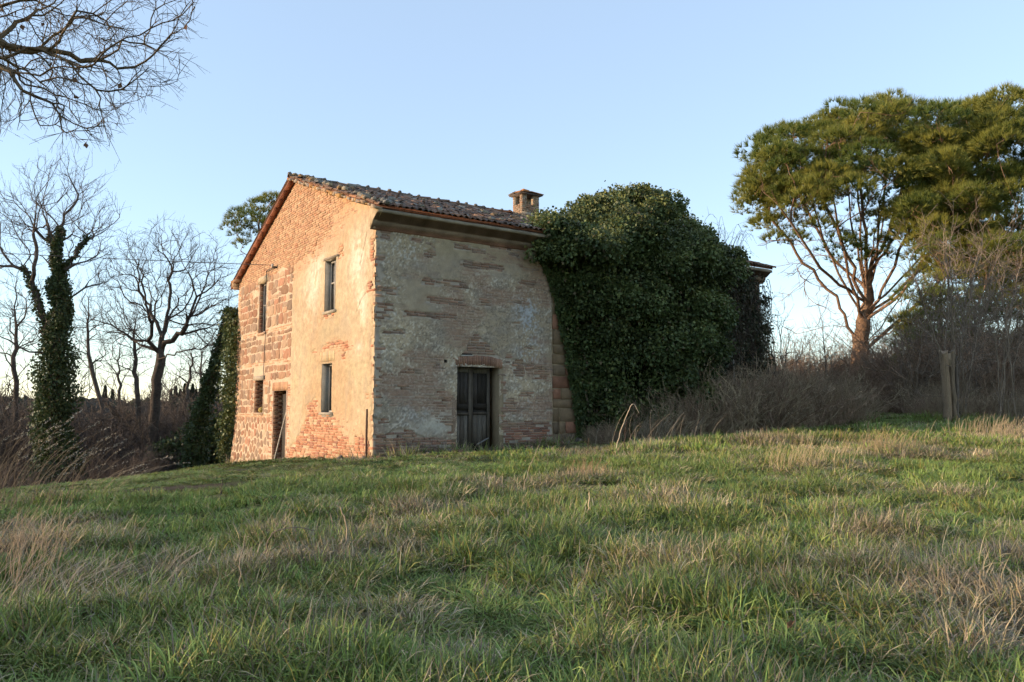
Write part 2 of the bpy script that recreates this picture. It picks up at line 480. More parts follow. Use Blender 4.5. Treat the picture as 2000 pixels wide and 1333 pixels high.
# ---- brick variants, shared by every wall
def brick_arrays(seed):
    r = rngf(seed)
    y0 = [[-.5, .05, 0], [.5, .05, 0], [.5, .05, 1], [-.5, .05, 1]]
    y1 = [[-.5, 0.004, 0], [.5, 0.004, 0], [.5, 0.004, 1], [-.5, 0.004, 1]]
    y2 = [[-.46, -.006, .12], [.46, -.006, .12], [.46, -.006, .88], [-.46, -.006, .88]]
    V = np.array(y0 + y1 + y2, float)
    V[4:, 0] += r.normal(0, .018, 8); V[4:, 2] += r.normal(0, .05, 8); V[8:, 1] += r.normal(0, .0025, 4)
    V[:, 2] = (V[:, 2] - .5) * .056
    F = [[8, 9, 10, 11]]
    for k in range(4):
        k2 = (k + 1) % 4
        F += [[4 + k, 4 + k2, 8 + k2, 8 + k], [k, k2, 4 + k2, 4 + k]]
    return V, np.array(F)
BV = [brick_arrays(900 + i) for i in range(6)]
BMESH = {}
def brick_mesh(kind, v, c):
    key = (kind, v, c)
    if key not in BMESH:
        V, F = BV[v]
        pal = C_BRICK_G if kind == 'g' else C_BRICK_F if kind == 'f' else [tuple(lerp(q, (.38, .29, .20), .18)) for q in C_BRICK_F]
        me = np_mesh('brick', V, F, np.tile(pal[c], (len(V), 1)))
        me.materials.append(M['brick'])
        BMESH[key] = me
    return BMESH[key]

def courses(expose, a0, a1, b0, b1, holes, seed, top=None, pitch=.068):
    """brick positions (a, b, length) of running bond where the wall is bare"""
    r = rngf(seed); out = []
    rows = np.arange(math.floor(b0 / pitch), math.ceil(b1 / pitch))
    for k in rows:
        b = k * pitch
        a = a0 - r.uniform(0, .25)
        while a < a1:
            L = r.choice([.262, .27, .255, .128], p=[.33, .3, .25, .12])
            out.append((a + L / 2, b + r.normal(0, .002), L)); a += L + .013
    P = np.array(out)
    P = P[(P[:, 0] - P[:, 2] / 2 > a0 - .02) & (P[:, 0] + P[:, 2] / 2 < a1 + .02)]
    m = expose(P[:, 0], P[:, 1])
    m2 = expose(P[:, 0] - P[:, 2] * .3, P[:, 1]) | expose(P[:, 0] + P[:, 2] * .3, P[:, 1])
    m |= m2 & (r.random(len(P)) < .5)
    for h in holes:
        m &= ~((P[:, 0] + P[:, 2] / 2 > h[0] + .01) & (P[:, 0] - P[:, 2] / 2 < h[1] - .01) & (P[:, 1] > h[2] - .03) & (P[:, 1] < h[3] + .03))
    if top is not None: m &= P[:, 1] + .04 < top(P[:, 0])
    return P[m]

# ---- gable wall
G_HOLES = list(WIN.values())
def stone_zone(t, z):
    return (t > 5.76) & (z < 5.42 + .12 * np.sin(t * 3) - .05 * np.clip(t - 9.8, 0, 2))
def make_gable():
    A, B = grid_wall(0, GW, -1.4, 8.2, .027, G_HOLES)
    T, Z = np.meshgrid(A, B, indexing='ij')
    Zc = np.minimum(Z, roof_u(T) + .02)
    ex = gable_expose(T, Zc)
    st = stone_zone(T, Zc)
    cr = crack_d(T, Zc)
    h = np.where(ex, -.012, .018) + .012 * (fbm(T * 2.2, Zc * 2.2, 61, 3) - .5) + .007 * (vnoise(T * 20, Zc * 20, 62) - .5)
    h = np.where(st, .003 + .016 * (fbm(T * 6, Zc * 6, 63, 3) - .5), h)
    fg = gable_faint(T, Zc)
    h = h - np.where(ex | st, 0, fg * (.017 + .020 * (fbm(T * 9, Zc * 9, 67, 3) - .5)))
    h = h - .03 * np.exp(-(cr / .014) ** 2) * ~ex
    # battered foot of the old stone half
    h = h + .13 * sstep(.9, -1.2, Zc) * sstep(6.8, 11.4, T)
    n1 = fbm(T * .55, Zc * .55, 65, 4); n2 = fbm(T * 2.6, Zc * 1.9, 66, 4); n3 = fbm(T * 9, Zc * 9, 67, 3)
    c = lerp((.40, .27, .155), (.435, .33, .21), sstep(.35, .65, n1)[..., None])
    c = lerp(c, (.40, .31, .18), (.55 * sstep(.48, .72, n2))[..., None])
    def blob(a, b, ra, rb): return np.exp(-(((T - a) / ra) ** 2 + ((Zc - b) / rb) ** 2))
    pale = np.clip(blob(1.0, 4.95, .55, .65) + blob(.75, 3.65, .35, .45) + .8 * blob(3.7, 5.3, .5, .3) + .9 * blob(.86, 2.69, .18, .14) + .5 * blob(4.2, 4.4, .8, .9) + .6 * blob(3.9, 4.9, .35, .6), 0, 1)
    c = lerp(c, (.57, .49, .38), (pale * sstep(.35, .6, .6 * n2 + .4 * n3 + .06))[..., None])
    dark = np.clip(blob(3.6, 5.75, 1.2, .45) + .6 * blob(3.1, 3.35, .5, .4) + .55 * blob(3.8, 6.4, .9, .8) + .5 * blob(2.2, 3.1, .7, .3) + .45 * blob(3.2, 2.6, .6, .5), 0, 1)
    c = lerp(c, (.33, .27, .175), (.7 * dark * sstep(.3, .62, n2))[..., None])
    c = lerp(c, (.50, .32, .14), (.6 * sstep(6.0, 6.6, Zc) * (T < 3.2))[..., None])
    c = lerp(c, (.52, .32, .19), (.6 * sstep(5.6, 6.2, Zc) * sstep(.4, .6, n1) * (T < 5.7))[..., None])
    n4 = vnoise(T * 24, Zc * 24, 68)
    c = c * (.74 + .30 * n3 + .24 * n4)[..., None]
    c = lerp(c, (.34, .27, .19), (.45 * sstep(.55, .75, fbm(T * 5, Zc * 2.2, 69, 4)))[..., None])
    mort = lerp((.44, .31, .20), (.54, .41, .26), n2[..., None])
    mort = np.where((Zc > 5.3)[..., None], lerp((.44, .275, .155), (.52, .36, .22), n2[..., None]), mort)
    c = lerp(c, (.46, .30, .18), (.6 * fg)[..., None])
    c = np.where(ex[..., None], mort, c)
    sm = lerp((.44, .315, .21), (.54, .41, .285), n3[..., None])
    c = np.where(st[..., None], sm, c)
    c = lerp(c, (.06, .045, .03), (np.exp(-(cr / .012) ** 2) * ~ex)[..., None])
    c = np.clip(c, .01, .9)
    V = np.stack([-h, T, Zc], -1).reshape(-1, 3)
    F = wall_faces(A, B, G_HOLES, lambda a: roof_u(a) + .02)[:, ::-1]
    o = put('gable_wall', np_mesh('gable_wall', V, F, c.reshape(-1, 3)), M['plaster'], house)
    return o
gable_wall = make_gable()

# ---- front wall
def make_front():
    holes = [FDOOR, PUTLOG]
    A, B = grid_wall(0, 6.4, -.7, 5.9, .0245, holes)
    A = np.unique(np.concatenate([A, np.arange(6.4, FL + .01, .12)])); A[-1] = FL
    S, Z = np.meshgrid(A, B, indexing='ij')
    ex = front_expose(S, Z)
    fa = front_faint(S, Z)
    q = S > 5.38
    n1 = fbm(S * .7, Z * .7, 81, 4); n2 = fbm(S * 2.4, Z * 3.4, 82, 4); n3 = fbm(S * 8, Z * 8, 83, 3)
    peb = vnoise(S * 26, Z * 26, 84); peb2 = vnoise(S * 38 + 5, Z * 38, 85)
    grav = sstep(.36, .62, fbm(S * .75 + 3, Z * .75, 86, 4) + .10 * sstep(4.9, 4.2, Z)) * (1 - .6 * fa)
    h = np.where(ex, -.012, .016) + .012 * (n2 - .5)
    h = h + np.where(ex, 0, grav * .022 * (peb - .5))
    course = np.abs(((Z / .068) % 1) - .5)
    h = h - np.where(ex, 0, fa * (.0125 + .016 * (n3 - .5) + .010 * (peb2 - .5)))
    h = np.where(q, -.03 + .02 * (n2 - .5), h)
    c = lerp((.345, .275, .19), (.445, .355, .24), sstep(.35, .65, n1)[..., None])
    c = lerp(c, (.265, .225, .18), (.6 * sstep(.45, .7, n2))[..., None])
    top = sstep(4.75, 5.15, Z + .5 * (n1 - .5) + .25 * (n2 - .5)) * sstep(.1, .9, S)
    c = lerp(c, (.36, .285, .18), (.8 * top)[..., None])
    low = sstep(3.0, 1.4, Z + .8 * (n1 - .5)) * sstep(2.4, 1.6, S)
    c = lerp(c, (.275, .237, .19), (.6 * low)[..., None])
    rb = lerp((.30, .165, .11), (.26, .18, .13), n3[..., None])
    c = lerp(c, rb, (fa * .72 * sstep(.5, .36, course))[..., None])
    sp = grav * sstep(.60, .78, peb)
    c = lerp(c, (.60, .53, .43), (.7 * sp * sstep(.3, .55, n1 + .1))[..., None])
    dk = grav * sstep(.62, .80, peb2)
    c = lerp(c, (.10, .085, .07), (.5 * dk)[..., None])
    def blob(a, b, ra, rb_): return np.exp(-(((S - a) / ra) ** 2 + ((Z - b) / rb_) ** 2))
    blue = np.clip(blob(4.5, 3.85, .45, .4) + blob(4.6, 2.68, .35, .28) + .8 * blob(4.6, 3.4, .3, .3) + .6 * blob(4.55, 1.2, .3, .25) + .35 * blob(1.2, .95, .6, .3) + .3 * blob(.9, 5.0, .5, .3), 0, 1)
    c = lerp(c, (.42, .44, .46), (.75 * blue * sstep(.44, .66, .5 * peb + .5 * n2))[..., None])
    pl = np.clip(blob(1.35, .68, .35, .14) + blob(1.75, .72, .28, .22) + .8 * blob(2.0, .95, .3, .2), 0, 1)
    c = lerp(c, (.42, .38, .31), (pl * sstep(.2, .5, n2 + .1))[..., None])
    c = c * (.84 + .32 * n3)[..., None]
    mort = lerp((.32, .265, .205), (.42, .36, .29), n3[..., None])
    c = np.where(ex[..., None], mort, c)
    c = np.where(q[..., None], lerp((.24, .18, .11), (.33, .26, .17), n2[..., None]), c)
    damp = sstep(.20, -.02, Z - .03 * S + .12 * (n2 - .5))
    c = lerp(c, (.055, .05, .038), (.85 * damp)[..., None])
    c = np.clip(c, .01, .9)
    V = np.stack([S, -h, Z], -1).reshape(-1, 3)
    F = wall_faces(A, B, holes)
    return put('front_wall', np_mesh('front_wall', V, F, c.reshape(-1, 3)), M['plaster'], house)
front_wall = make_front()

# ---- bricks: the 300 that show largest stand alone, the rest are one part per wall
def place_bricks():
    jamb = [(5.76, 6.12, -1.3, 2.0), (7.30, 7.56, -1.3, 1.98), (8.20, 8.35, .95, 2.2), (9.20, 9.36, .95, 2.2), (8.10, 8.25, 3.6, 5.4), (8.97, 9.12, 3.6, 5.4)]
    bands = [(5.76, 11.35, 3.58, 3.73), (5.76, 11.35, 2.52, 2.66), (7.6, 11.4, .88, .99), (11.1, 11.42, 3.7, 5.5)]
    def ex_g(t, z):
        e = (gable_expose(t, z) | (gable_faint(t, z) > .4)) & ~stone_zone(t, z)
        for a0, a1, b0, b1 in jamb + bands: e |= (t > a0) & (t < a1) & (z > b0) & (z < b1)
        e &= ~((t > 6.0) & (t < 7.6) & (z > 1.68) & (z < 1.98))
        return e
    G = courses(ex_g, 0, GW, -1.1, 8.1, G_HOLES, 5, roof_u)
    Fp = courses(lambda s_, z_: front_expose(s_, z_) | ((front_faint(s_, z_) > .35) & (s_ < 5.36)), 0, 5.4, -.4, 5.5, [FDOOR, PUTLOG, (2.18, 3.72, 2.18, 2.52)], 6)
    bare = front_expose(Fp[:, 0], Fp[:, 1])
    r = rngf(77)
    items = []
    for t, z, L in G:
        w = from_house(0, t, z); d = np.linalg.norm(w - np.array([0, 0, EYE]))
        thin = not bool(gable_expose(np.array(t), np.array(z)))
        tri = z > 5.2 or (thin and t < 5.7)
        wash = tri or any(b0 < z < b1 and t > 5.7 for _, _, b0, b1 in bands)
        batter = .13 * sstep(.9, -1.2, z) * sstep(6.8, 11.4, t)
        deep = -.03 if (r.random() < .05 and not tri) else 0
        items.append((.42 / d ** 2 * (0.2 if tri else 1), 'g', t, z, L, (-.001 if thin and t < 5.7 else .0 if tri else .002) + batter + deep + r.normal(0, .004), wash))
    for (s, z, L), be in zip(Fp, bare):
        w = from_house(s, 0, z); d = np.linalg.norm(w - np.array([0, 0, EYE]))
        deep = -.025 if r.random() < .04 else 0
        items.append((.9 / d ** 2 * (1 if be else .1), 'f', s, z, L, (.001 + deep + r.normal(0, .004)) if be else -.001 + r.normal(0, .0035), not be))
    # both walls get their share of single bricks, largest first
    gi = sorted([i for i in items if i[1] == 'g'], key=lambda i: -i[0]); fi = sorted([i for i in items if i[1] == 'f'], key=lambda i: -i[0])
    single = gi[:130] + fi[:170]; rest = gi[130:] + fi[170:]
    for _, k, a, b, L, out, wash in single:
        v = int(r.integers(6)); c = int(r.integers(6))
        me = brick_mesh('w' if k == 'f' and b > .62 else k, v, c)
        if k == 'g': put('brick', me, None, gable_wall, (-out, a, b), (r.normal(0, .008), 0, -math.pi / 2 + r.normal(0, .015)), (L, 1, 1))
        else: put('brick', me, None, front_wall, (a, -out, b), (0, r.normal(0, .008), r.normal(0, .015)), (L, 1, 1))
    mg, mf = MB(), MB()
    for _, k, a, b, L, out, wash in rest:
        V, F = BV[int(r.integers(6))]
        V = V * np.array([L, 1, 1])
        if k == 'g':
            c = np.array(C_BRICK_G[int(r.integers(6))])
            if wash: c = lerp(c, (.49, .32, .19), r.uniform(.3, .85))
            c = c * r.uniform(.88, 1.12)
            mg.add(np.stack([-out + V[:, 1], a - V[:, 0], b + V[:, 2]], -1), F, c)
        else:
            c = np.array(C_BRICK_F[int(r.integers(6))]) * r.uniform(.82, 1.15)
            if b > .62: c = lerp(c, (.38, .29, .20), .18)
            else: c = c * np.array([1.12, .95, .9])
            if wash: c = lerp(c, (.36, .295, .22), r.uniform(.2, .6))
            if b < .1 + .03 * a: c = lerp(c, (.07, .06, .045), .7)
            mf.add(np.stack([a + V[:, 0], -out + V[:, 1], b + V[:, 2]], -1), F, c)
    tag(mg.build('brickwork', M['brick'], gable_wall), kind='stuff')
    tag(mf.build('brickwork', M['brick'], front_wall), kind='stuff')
    return len(items)
NB = place_bricks()

# ---- rubble stones of the old half of the gable
def chaikin(P, n=1):
    for _ in range(n):
        Q = np.roll(P, -1, 0)
        P = np.stack([.75 * P + .25 * Q, .25 * P + .75 * Q], 1).reshape(-1, 2)
    return P
def clip_poly(P, n, d):
    """keep the side n.p <= d"""
    out = []
    for i in range(len(P)):
        a, b = P[i], P[(i + 1) % len(P)]
        da, db = np.dot(n, a) - d, np.dot(n, b) - d
        if da <= 0: out.append(a)
        if da * db < 0: out.append(a + (b - a) * (da / (da - db)))
    return np.array(out) if len(out) > 2 else None
C_STONE = [(.31, .18, .11), (.35, .205, .125), (.26, .16, .105), (.40, .265, .17), (.33, .17, .105), (.28, .19, .13)]
def make_stones():
    r = rngf(31); polys = []
    block = [(8.06, 9.16, 3.5, 5.46), (8.17, 9.40, .86, 2.22), (5.7, 7.60, -1.5, 2.06), (8.2, 9.3, 2.05, 2.3)]
    def ok(P):
        c = P.mean(0); lo, hi = P.min(0), P.max(0)
        for a0, a1, b0, b1 in block:
            if hi[0] > a0 + .03 and lo[0] < a1 - .03 and hi[1] > b0 + .03 and lo[1] < b1 - .03: return False
        return hi[1] < roof_u(c[0]) - .1 and hi[1] < 5.50 and lo[0] > 5.75 and hi[0] < 11.42
    def fill(a0, a1, b0, b1):
        b = b0
        while b < b1 - .1:
            hh = min(r.uniform(.17, .38), b1 - b)
            if b1 - b - hh < .12: hh = b1 - b
            a = a0
            while a < a1 - .12:
                w = min(r.choice([r.uniform(.16, .28), r.uniform(.28, .45), r.uniform(.45, .68)], p=[.3, .45, .25]), a1 - a)
                if a1 - a - w < .14: w = a1 - a
                if r.random() < .16 and hh > .28:
                    cells = [(a, a + w, b, b + hh * .48), (a, a + w, b + hh * .52, b + hh)]
                else: cells = [(a, a + w, b, b + hh)]
                for p0, p1, q0, q1 in cells:
                    g = .016
                    P = np.array([[p0 + g, q0 + g], [(p0 + p1) / 2, q0 + g * .7], [p1 - g, q0 + g], [p1 - g * .7, (q0 + q1) / 2], [p1 - g, q1 - g], [(p0 + p1) / 2, q1 - g * .7], [p0 + g, q1 - g], [p0 + g * .7, (q0 + q1) / 2]])
                    P += r.normal(0, .018, P.shape)
                    polys.append(chaikin(P, 1))
                a += w
            b += hh
    for z0, z1 in ((3.74, 5.44), (2.67, 3.57), (1.0, 2.51)):
        # the openings cut the courses into bays
        if z0 > 3.7: bays = [(5.78, 8.08), (9.14, 11.12)]
        elif z0 > 2: bays = [(5.78, 11.38)]
        else: bays = [(7.6, 8.19), (9.38, 11.4), (5.78, 7.6)]
        for a0, a1 in bays:
            zz0 = 2.06 if (z0 == 1.0 and a0 == 5.78) else z0
            fill(a0, a1, zz0, z1)
    # polygonal rubble at the foot
    seeds = []
    for k, b in enumerate(np.arange(-.95, .95, .25)):
        for a in np.arange(7.6 + (k % 2) * .16, 11.6, .33):
            seeds.append((a + r.uniform(-.1, .1), b + r.uniform(-.08, .08)))
    S = np.array(seeds)
    for i, c in enumerate(S):
        P = np.array([[c[0] - .5, c[1] - .5], [c[0] + .5, c[1] - .5], [c[0] + .5, c[1] + .5], [c[0] - .5, c[1] + .5]])
        d = np.hypot(*(S - c).T)
        for j in np.argsort(d)[1:14]:
            n = S[j] - c; L = np.hypot(*n); n = n / L
            P = clip_poly(P, n, np.dot(n, (S[j] + c) / 2) - .028)
            if P is None: break
        if P is None: continue
        for n, dd in (((0, 1), .87), ((-1, 0), -7.6), ((1, 0), 11.40), ((0, -1), 1.1)):
            P = clip_poly(P, np.array(n, float), dd)
            if P is None: break
        if P is not None and np.ptp(P[:, 0]) > .12 and np.ptp(P[:, 1]) > .1: polys.append(chaikin(P + r.normal(0, .01, P.shape), 1))
    polys = [p for p in polys if ok(p)]
    polys.sort(key=lambda p: -np.ptp(p[:, 0]) * np.ptp(p[:, 1]))
    rest = MB()
    for k, P in enumerate(polys):
        c = P.mean(0); n = len(P)
        base = -.03; out = r.uniform(.006, .017)
        bat = .13 * sstep(.9, -1.2, P[:, 1]) * sstep(6.8, 11.4, P[:, 0])
        Q = c + (P - c) * .86
        batq = .13 * sstep(.9, -1.2, Q[:, 1]) * sstep(6.8, 11.4, Q[:, 0])
        Vv_ = np.concatenate([np.c_[-(bat + base), P], np.c_[-(bat + out * .6), P], np.c_[-(batq + out + r.normal(0, .004, n)), Q], [[-(batq.mean() + out + .004), c[0], c[1]]]])
        i = np.arange(n); j = (i + 1) % n
        F4 = np.concatenate([np.c_[i, j, n + j, n + i], np.c_[n + i, n + j, 2 * n + j, 2 * n + i]])[:, ::-1]
        F3 = np.c_[2 * n + j, 2 * n + i, np.full(n, 3 * n)]
        col = np.array(C_STONE[int(r.integers(6))]) * r.uniform(.85, 1.15)
        org = np.array([0, c[0], c[1]])
        if k < 295:
            me = np_mesh('stone', Vv_ - org, [F4, F3], np.tile(col, (len(Vv_), 1)))
            put('stone', me, M['stone'], gable_wall, org)
        else: rest.add(Vv_, [F4, F3], col)
    if rest.n: tag(rest.build('rubble_stones', M['stone'], gable_wall), kind='stuff')
    return len(polys)
NS = make_stones()

# ---- dressed blocks at the joint between the two builds of the front
def make_quoins():
    r = rngf(41); z = .02
    me_i = 0
    while z < 4.6:
        hh = r.uniform(.24, .44); x = 5.41
        while x < 6.25:
            w = r.uniform(.42, .85) if r.random() < .6 else r.uniform(.2, .35)
            mb = MB(); g = .012
            c = np.array([(.17, .12, .072), (.20, .14, .085), (.15, .108, .07), (.24, .12, .075)][int(r.choice(4, p=[.35, .3, .2, .15]))]) * r.uniform(.85, 1.1)
            P = np.array([[x + g, z + g], [x + w - g, z + g], [x + w - g, z + hh - g], [x + g, z + hh - g]]) + r.normal(0, .012, (4, 2))
            P = np.stack([P, (P + np.roll(P, -1, 0)) / 2 + r.normal(0, .008, (4, 2))], 1).reshape(-1, 2)
            n = len(P); ctr = P.mean(0); Q = ctr + (P - ctr) * .965; o = r.uniform(-.012, .006)
            V = np.concatenate([np.c_[P[:, 0], np.full(n, .06), P[:, 1]], np.c_[P[:, 0], np.full(n, .012 - o), P[:, 1]], np.c_[Q[:, 0], -o + r.normal(0, .004, n), Q[:, 1]], [[ctr[0], -o - .003, ctr[1]]]])
            i = np.arange(n); j = (i + 1) % n
            mb.add(V, [np.concatenate([np.c_[i, j, n + j, n + i], np.c_[n + i, n + j, 2 * n + j, 2 * n + i]]), np.c_[2 * n + i, 2 * n + j, np.full(n, 3 * n)]], c)
            mb.build('quoin_stone', M['stone'], front_wall)
            x += w
        z += hh
make_quoins()

# ---- remaining walls, floors: plain masonry closing the house
mb = MB()
mb.box(0.42, FL, GW - .4, GW, -1.4, 5.75, (.28, .2, .13))
mb.build('back_wall', M['plaster'], house)
mb = MB()
mb.box(FL - .35, FL, 0.02, GW - .42, -.6, 5.72, (.30, .19, .12))
mb.add([[FL - .35, 0.02, 5.7], [FL - .35, GW - .42, 5.7], [FL - .35, APEX, 8.1], [FL, 0.02, 5.7], [FL, GW - .42, 5.7], [FL, APEX, 8.1]], [[[0, 1, 2], [3, 5, 4]]], (.30, .19, .12))
mb.build('far_gable_wall', M['plaster'], house)
mb = MB()
mb.box(.42, FL - .4, .45, GW - .45, 2.85, 3.0, (.2, .16, .12))
mb.box(5.6, 5.9, .45, GW - .45, -1.0, 2.84, (.2, .18, .15))
mb.box(5.6, 5.9, .45, GW - .45, 3.01, 6.0, (.2, .18, .15))
mb.build('inner_wall', M['dark_room'], house)

# ---- reveals, windows and doors of the gable
def reveal(name, w, depth, col, sill_col, brick=False, seed=0):
    a0, a1, b0, b1 = w
    r = rngf(seed); mb = MB()
    e = .002
    mb.box(-.004, depth, a1 + e, a1 + .12, b0 - .1, b1 + .1, col)          # jamb seen from the camera
    mb.box(-.004, depth, a0 - .12, a0 - e, b0 - .1, b1 + .1, col)
    mb.box(-.004, depth, a0 - e, a1 + e, b1 + e, b1 + .12, col)
    mb.box(-.004, depth, a0 - e, a1 + e, b0 - .12, b0 - e, sill_col)
    o = mb.build(name, M['plaster'], house)
    if brick:
        bb = MB()
        for k, z in enumerate(np.arange(b0 + .035, b1 - .02, .068)):
            x = .01 - (k % 2) * .12
            while x < depth - .03:
                L = .25
                x0, x1 = max(x, .006), min(x + L, depth - .004)
                if x1 - x0 > .03:
                    c = np.array(C_BRICK_G[int(r.integers(6))]) * r.uniform(.6, .85)
                    bb.box(x0, x1, a1 - .014 + r.normal(0, .002), a1 + .05, z - .028, z + .028, c, .0015, r)
                x += L + .012
        tag(bb.build('jamb_brickwork', M['brick'], o), kind='stuff')
    return o
reveal('window_reveal', WIN['UR'], .42, (.30, .28, .24), (.34, .3, .25), False, 1)
reveal('window_reveal', WIN['LR'], .42, (.30, .28, .24), (.34, .3, .25), False, 2)
reveal('window_reveal', WIN['UL'], .42, (.34, .24, .17), (.4, .27, .18), True, 3)
reveal('window_reveal', WIN['LL'], .42, (.34, .24, .17), (.4, .27, .18), True, 4)
reveal('door_reveal', WIN['GD'], .46, (.34, .23, .16), (.3, .22, .16), True, 5)

GREY = (.34, .31, .27); GREYD = (.17, .155, .14)
def window_frame(w, cross=True, mull=True, dep=.30, seed=0, shutter=False):
    a0, a1, b0, b1 = w; r = rngf(seed)
    mb = MB()
    f = .055
    mb.box(dep, dep + .06, a0, a0 + f, b0, b1, GREY); mb.box(dep, dep + .06, a1 - f, a1, b0, b1, GREY)
    mb.box(dep, dep + .06, a0 + f, a1 - f, b1 - f, b1, GREY); mb.box(dep, dep + .06, a0 + f, a1 - f, b0, b0 + f, GREY)
    o = mb.build('window_frame', M['oldwood'], house)
    if mull:
        m = (a0 + a1) / 2
        MB().box(dep - .015, dep + .05, m - .03, m + .03, b0 + f, b1 - f, GREY, .002, r).build('mullion', M['oldwood'], o)
    if cross:
        zc = b0 + (b1 - b0) * .56
        MB().box(dep + .005, dep + .045, a0 + f, a1 - f, zc - .018, zc + .018, GREY, .002, r).build('glazing_bar', M['oldwood'], o)
    if shutter:
        # an inner shutter leaf folded back against the left jamb
        mb2 = MB()
        for k in range(3):
            mb2.box(dep + .07 + k * .115, dep + .178 + k * .115, a1 - .06, a1 - .035, b0 + .05, b1 - .06, lerp(GREYD, GREY, r.random()), .002, r)
        mb2.build('shutter', M['oldwood'], o)
    return o
window_frame(WIN['UR'], True, True, .13, 1, True)
window_frame(WIN['LR'], False, False, .18, 2, True)
window_frame(WIN['UL'], True, True, .12, 3, True)
window_frame(WIN['LL'], False, True, .30, 4)
# sills and lintels
r = rngf(8)
MB().box(-.05, .1, 2.36, 3.26, 3.70, 3.775, (.40, .33, .24), .006, r).build('window_sill', M['stone'], house)
MB().box(-.05, .1, 2.46, 3.38, .975, 1.036, (.30, .25, .19), .008, r).build('window_sill', M['stone'], house)
MB().box(-.035, .12, 8.18, 9.06, 3.57, 3.645, (.46, .29, .18), .005, r).build('window_sill', M['stone'], house)
MB().box(-.035, .12, 8.28, 9.30, .95, 1.015, (.44, .30, .20), .005, r).build('window_sill', M['stone'], house)
MB().box(-.03, .3, 2.25, 3.30, 5.185, 5.245, (.22, .17, .12), .008, r).build('window_lintel', M['oldwood'], house)
MB().box(-.032, .2, 8.12, 9.12, 5.303, 5.50, (.50, .38, .24), .005, r).build('window_lintel', M['stone'], house)
MB().box(-.030, .2, 8.20, 9.36, 2.083, 2.22, (.42, .34, .25), .005, r).build('window_lintel', M['stone'], house)

def soldier_row(parent, a0, a1, b0, b1, axis, cols, seed, rise=0, out=.012, spring=None):
    """upright bricks of a flat or cambered arch, one part each"""
    r = rngf(seed); n = int(round((a1 - a0) / .068)); w = (a1 - a0) / n
    for k in range(n):
        c = a0 + (k + .5) * w; q = (c - (a0 + a1) / 2) / ((a1 - a0) / 2)
        dz = rise * (1 - q * q)
        lean = .22 * q
        hh = b1 - b0
        V = np.array([[-.0275, 0, 0], [.0275, 0, 0], [.0275 + lean * .12, 0, hh], [-.0275 + lean * .12, 0, hh]])
        V[:, [0, 2]] += r.normal(0, .004, (4, 2))
        Vf = V.copy(); Vb = V.copy(); o = out + r.normal(0, .005); Vf[:, 1] = -o; Vb[:, 1] = .24
        P = np.concatenate([Vb, Vf])
        F = [[4, 5, 6, 7]] + [[k_, (k_ + 1) % 4, 4 + (k_ + 1) % 4, 4 + k_] for k_ in range(4)]
        if axis == 'g': P = np.stack([P[:, 1], -P[:, 0], P[:, 2]], -1); loc = (0, c, b0 + dz)
        else: loc = (c, 0, b0 + dz)
        col_ = np.array(cols[int(r.integers(len(cols)))]) * r.uniform(.85, 1.1)
        put('voussoir', np_mesh('voussoir', P, np.array(F), np.tile(col_, (8, 1))), M['brick'], parent, loc)
soldier_row(gable_wall, 5.98, 7.46, 1.71, 1.96, 'g', [(.52, .30, .17), (.55, .34, .2), (.48, .26, .15)], 1)
soldier_row(gable_wall, 2.40, 3.42, 2.40, 2.68, 'g', [(.53, .40, .23), (.52, .36, .2), (.48, .36, .22)], 2, out=.022)
soldier_row(front_wall, 2.20, 3.70, 2.19, 2.43, 'f', [(.27, .15, .1), (.31, .18, .12), (.24, .14, .1)], 3, rise=.09, out=.02)

# leaning pole, and a dark panel across the gable doorway for its dark interior
MB().box(.26, .30, 6.2, 7.2, -.62, 1.6, (.05, .045, .04)).build('door_panel', M['oldwood'], house)
P0, P1 = np.array([-.06, 7.02, -.62]), np.array([.20, 6.42, 1.38])
V, F, _ = tubes([(np.array([P0, (P0 + P1) / 2 + [0, .01, 0], P1]), np.array([.024, .024, .02]))], 6)
pole = put('pole', np_mesh('pole', (V - P0) @ rotz(HANG).T, F, np.tile((.42, .37, .30), (len(V), 1))), M['oldwood'], None, from_house(*P0))
tag(pole, 'pale wooden pole leaning in the open gable doorway', 'pole')
# rounded yellow stone left on a window sill
def lump(seed, rx, ry, rz, n=10, amp=.18):
    r = rngf(seed); V = [[0, 0, -rz]]; m = 12
    for i in range(1, n):
        ph = math.pi * i / n
        for k in range(m):
            th = 2 * math.pi * k / m
            f = 1 + amp * (vnoise(np.array(math.cos(th) * 1.6 + 5 + seed), np.array(math.sin(th) * 1.6 + 3 * ph), seed) - .5) * 2
            V.append([rx * f * math.sin(ph) * math.cos(th), ry * f * math.sin(ph) * math.sin(th), -rz * f * math.cos(ph)])
    V.append([0, 0, rz])
    F4 = []; F3 = []
    for i in range(n - 2):
        for k in range(m):
            a = 1 + i * m + k; b = 1 + i * m + (k + 1) % m
            F4.append([a, b, b + m, a + m])
    e = len(V) - 1
    for k in range(m):
        F3.append([0, 1 + (k + 1) % m, 1 + k]); F3.append([e, e - m + k, e - m + (k + 1) % m])
    return np.array(V), [np.array(F4), np.array(F3)]
V, F = lump(4, .11, .12, .095)
st = put('sill_stone', np_mesh('sill_stone', V, F, np.tile((.42, .30, .10), (len(V), 1)), True), M['stone'], None, from_house(.06, 8.62, 1.11))
tag(st, 'round yellowish stone lying on the sill of the low left gable window', 'stone')

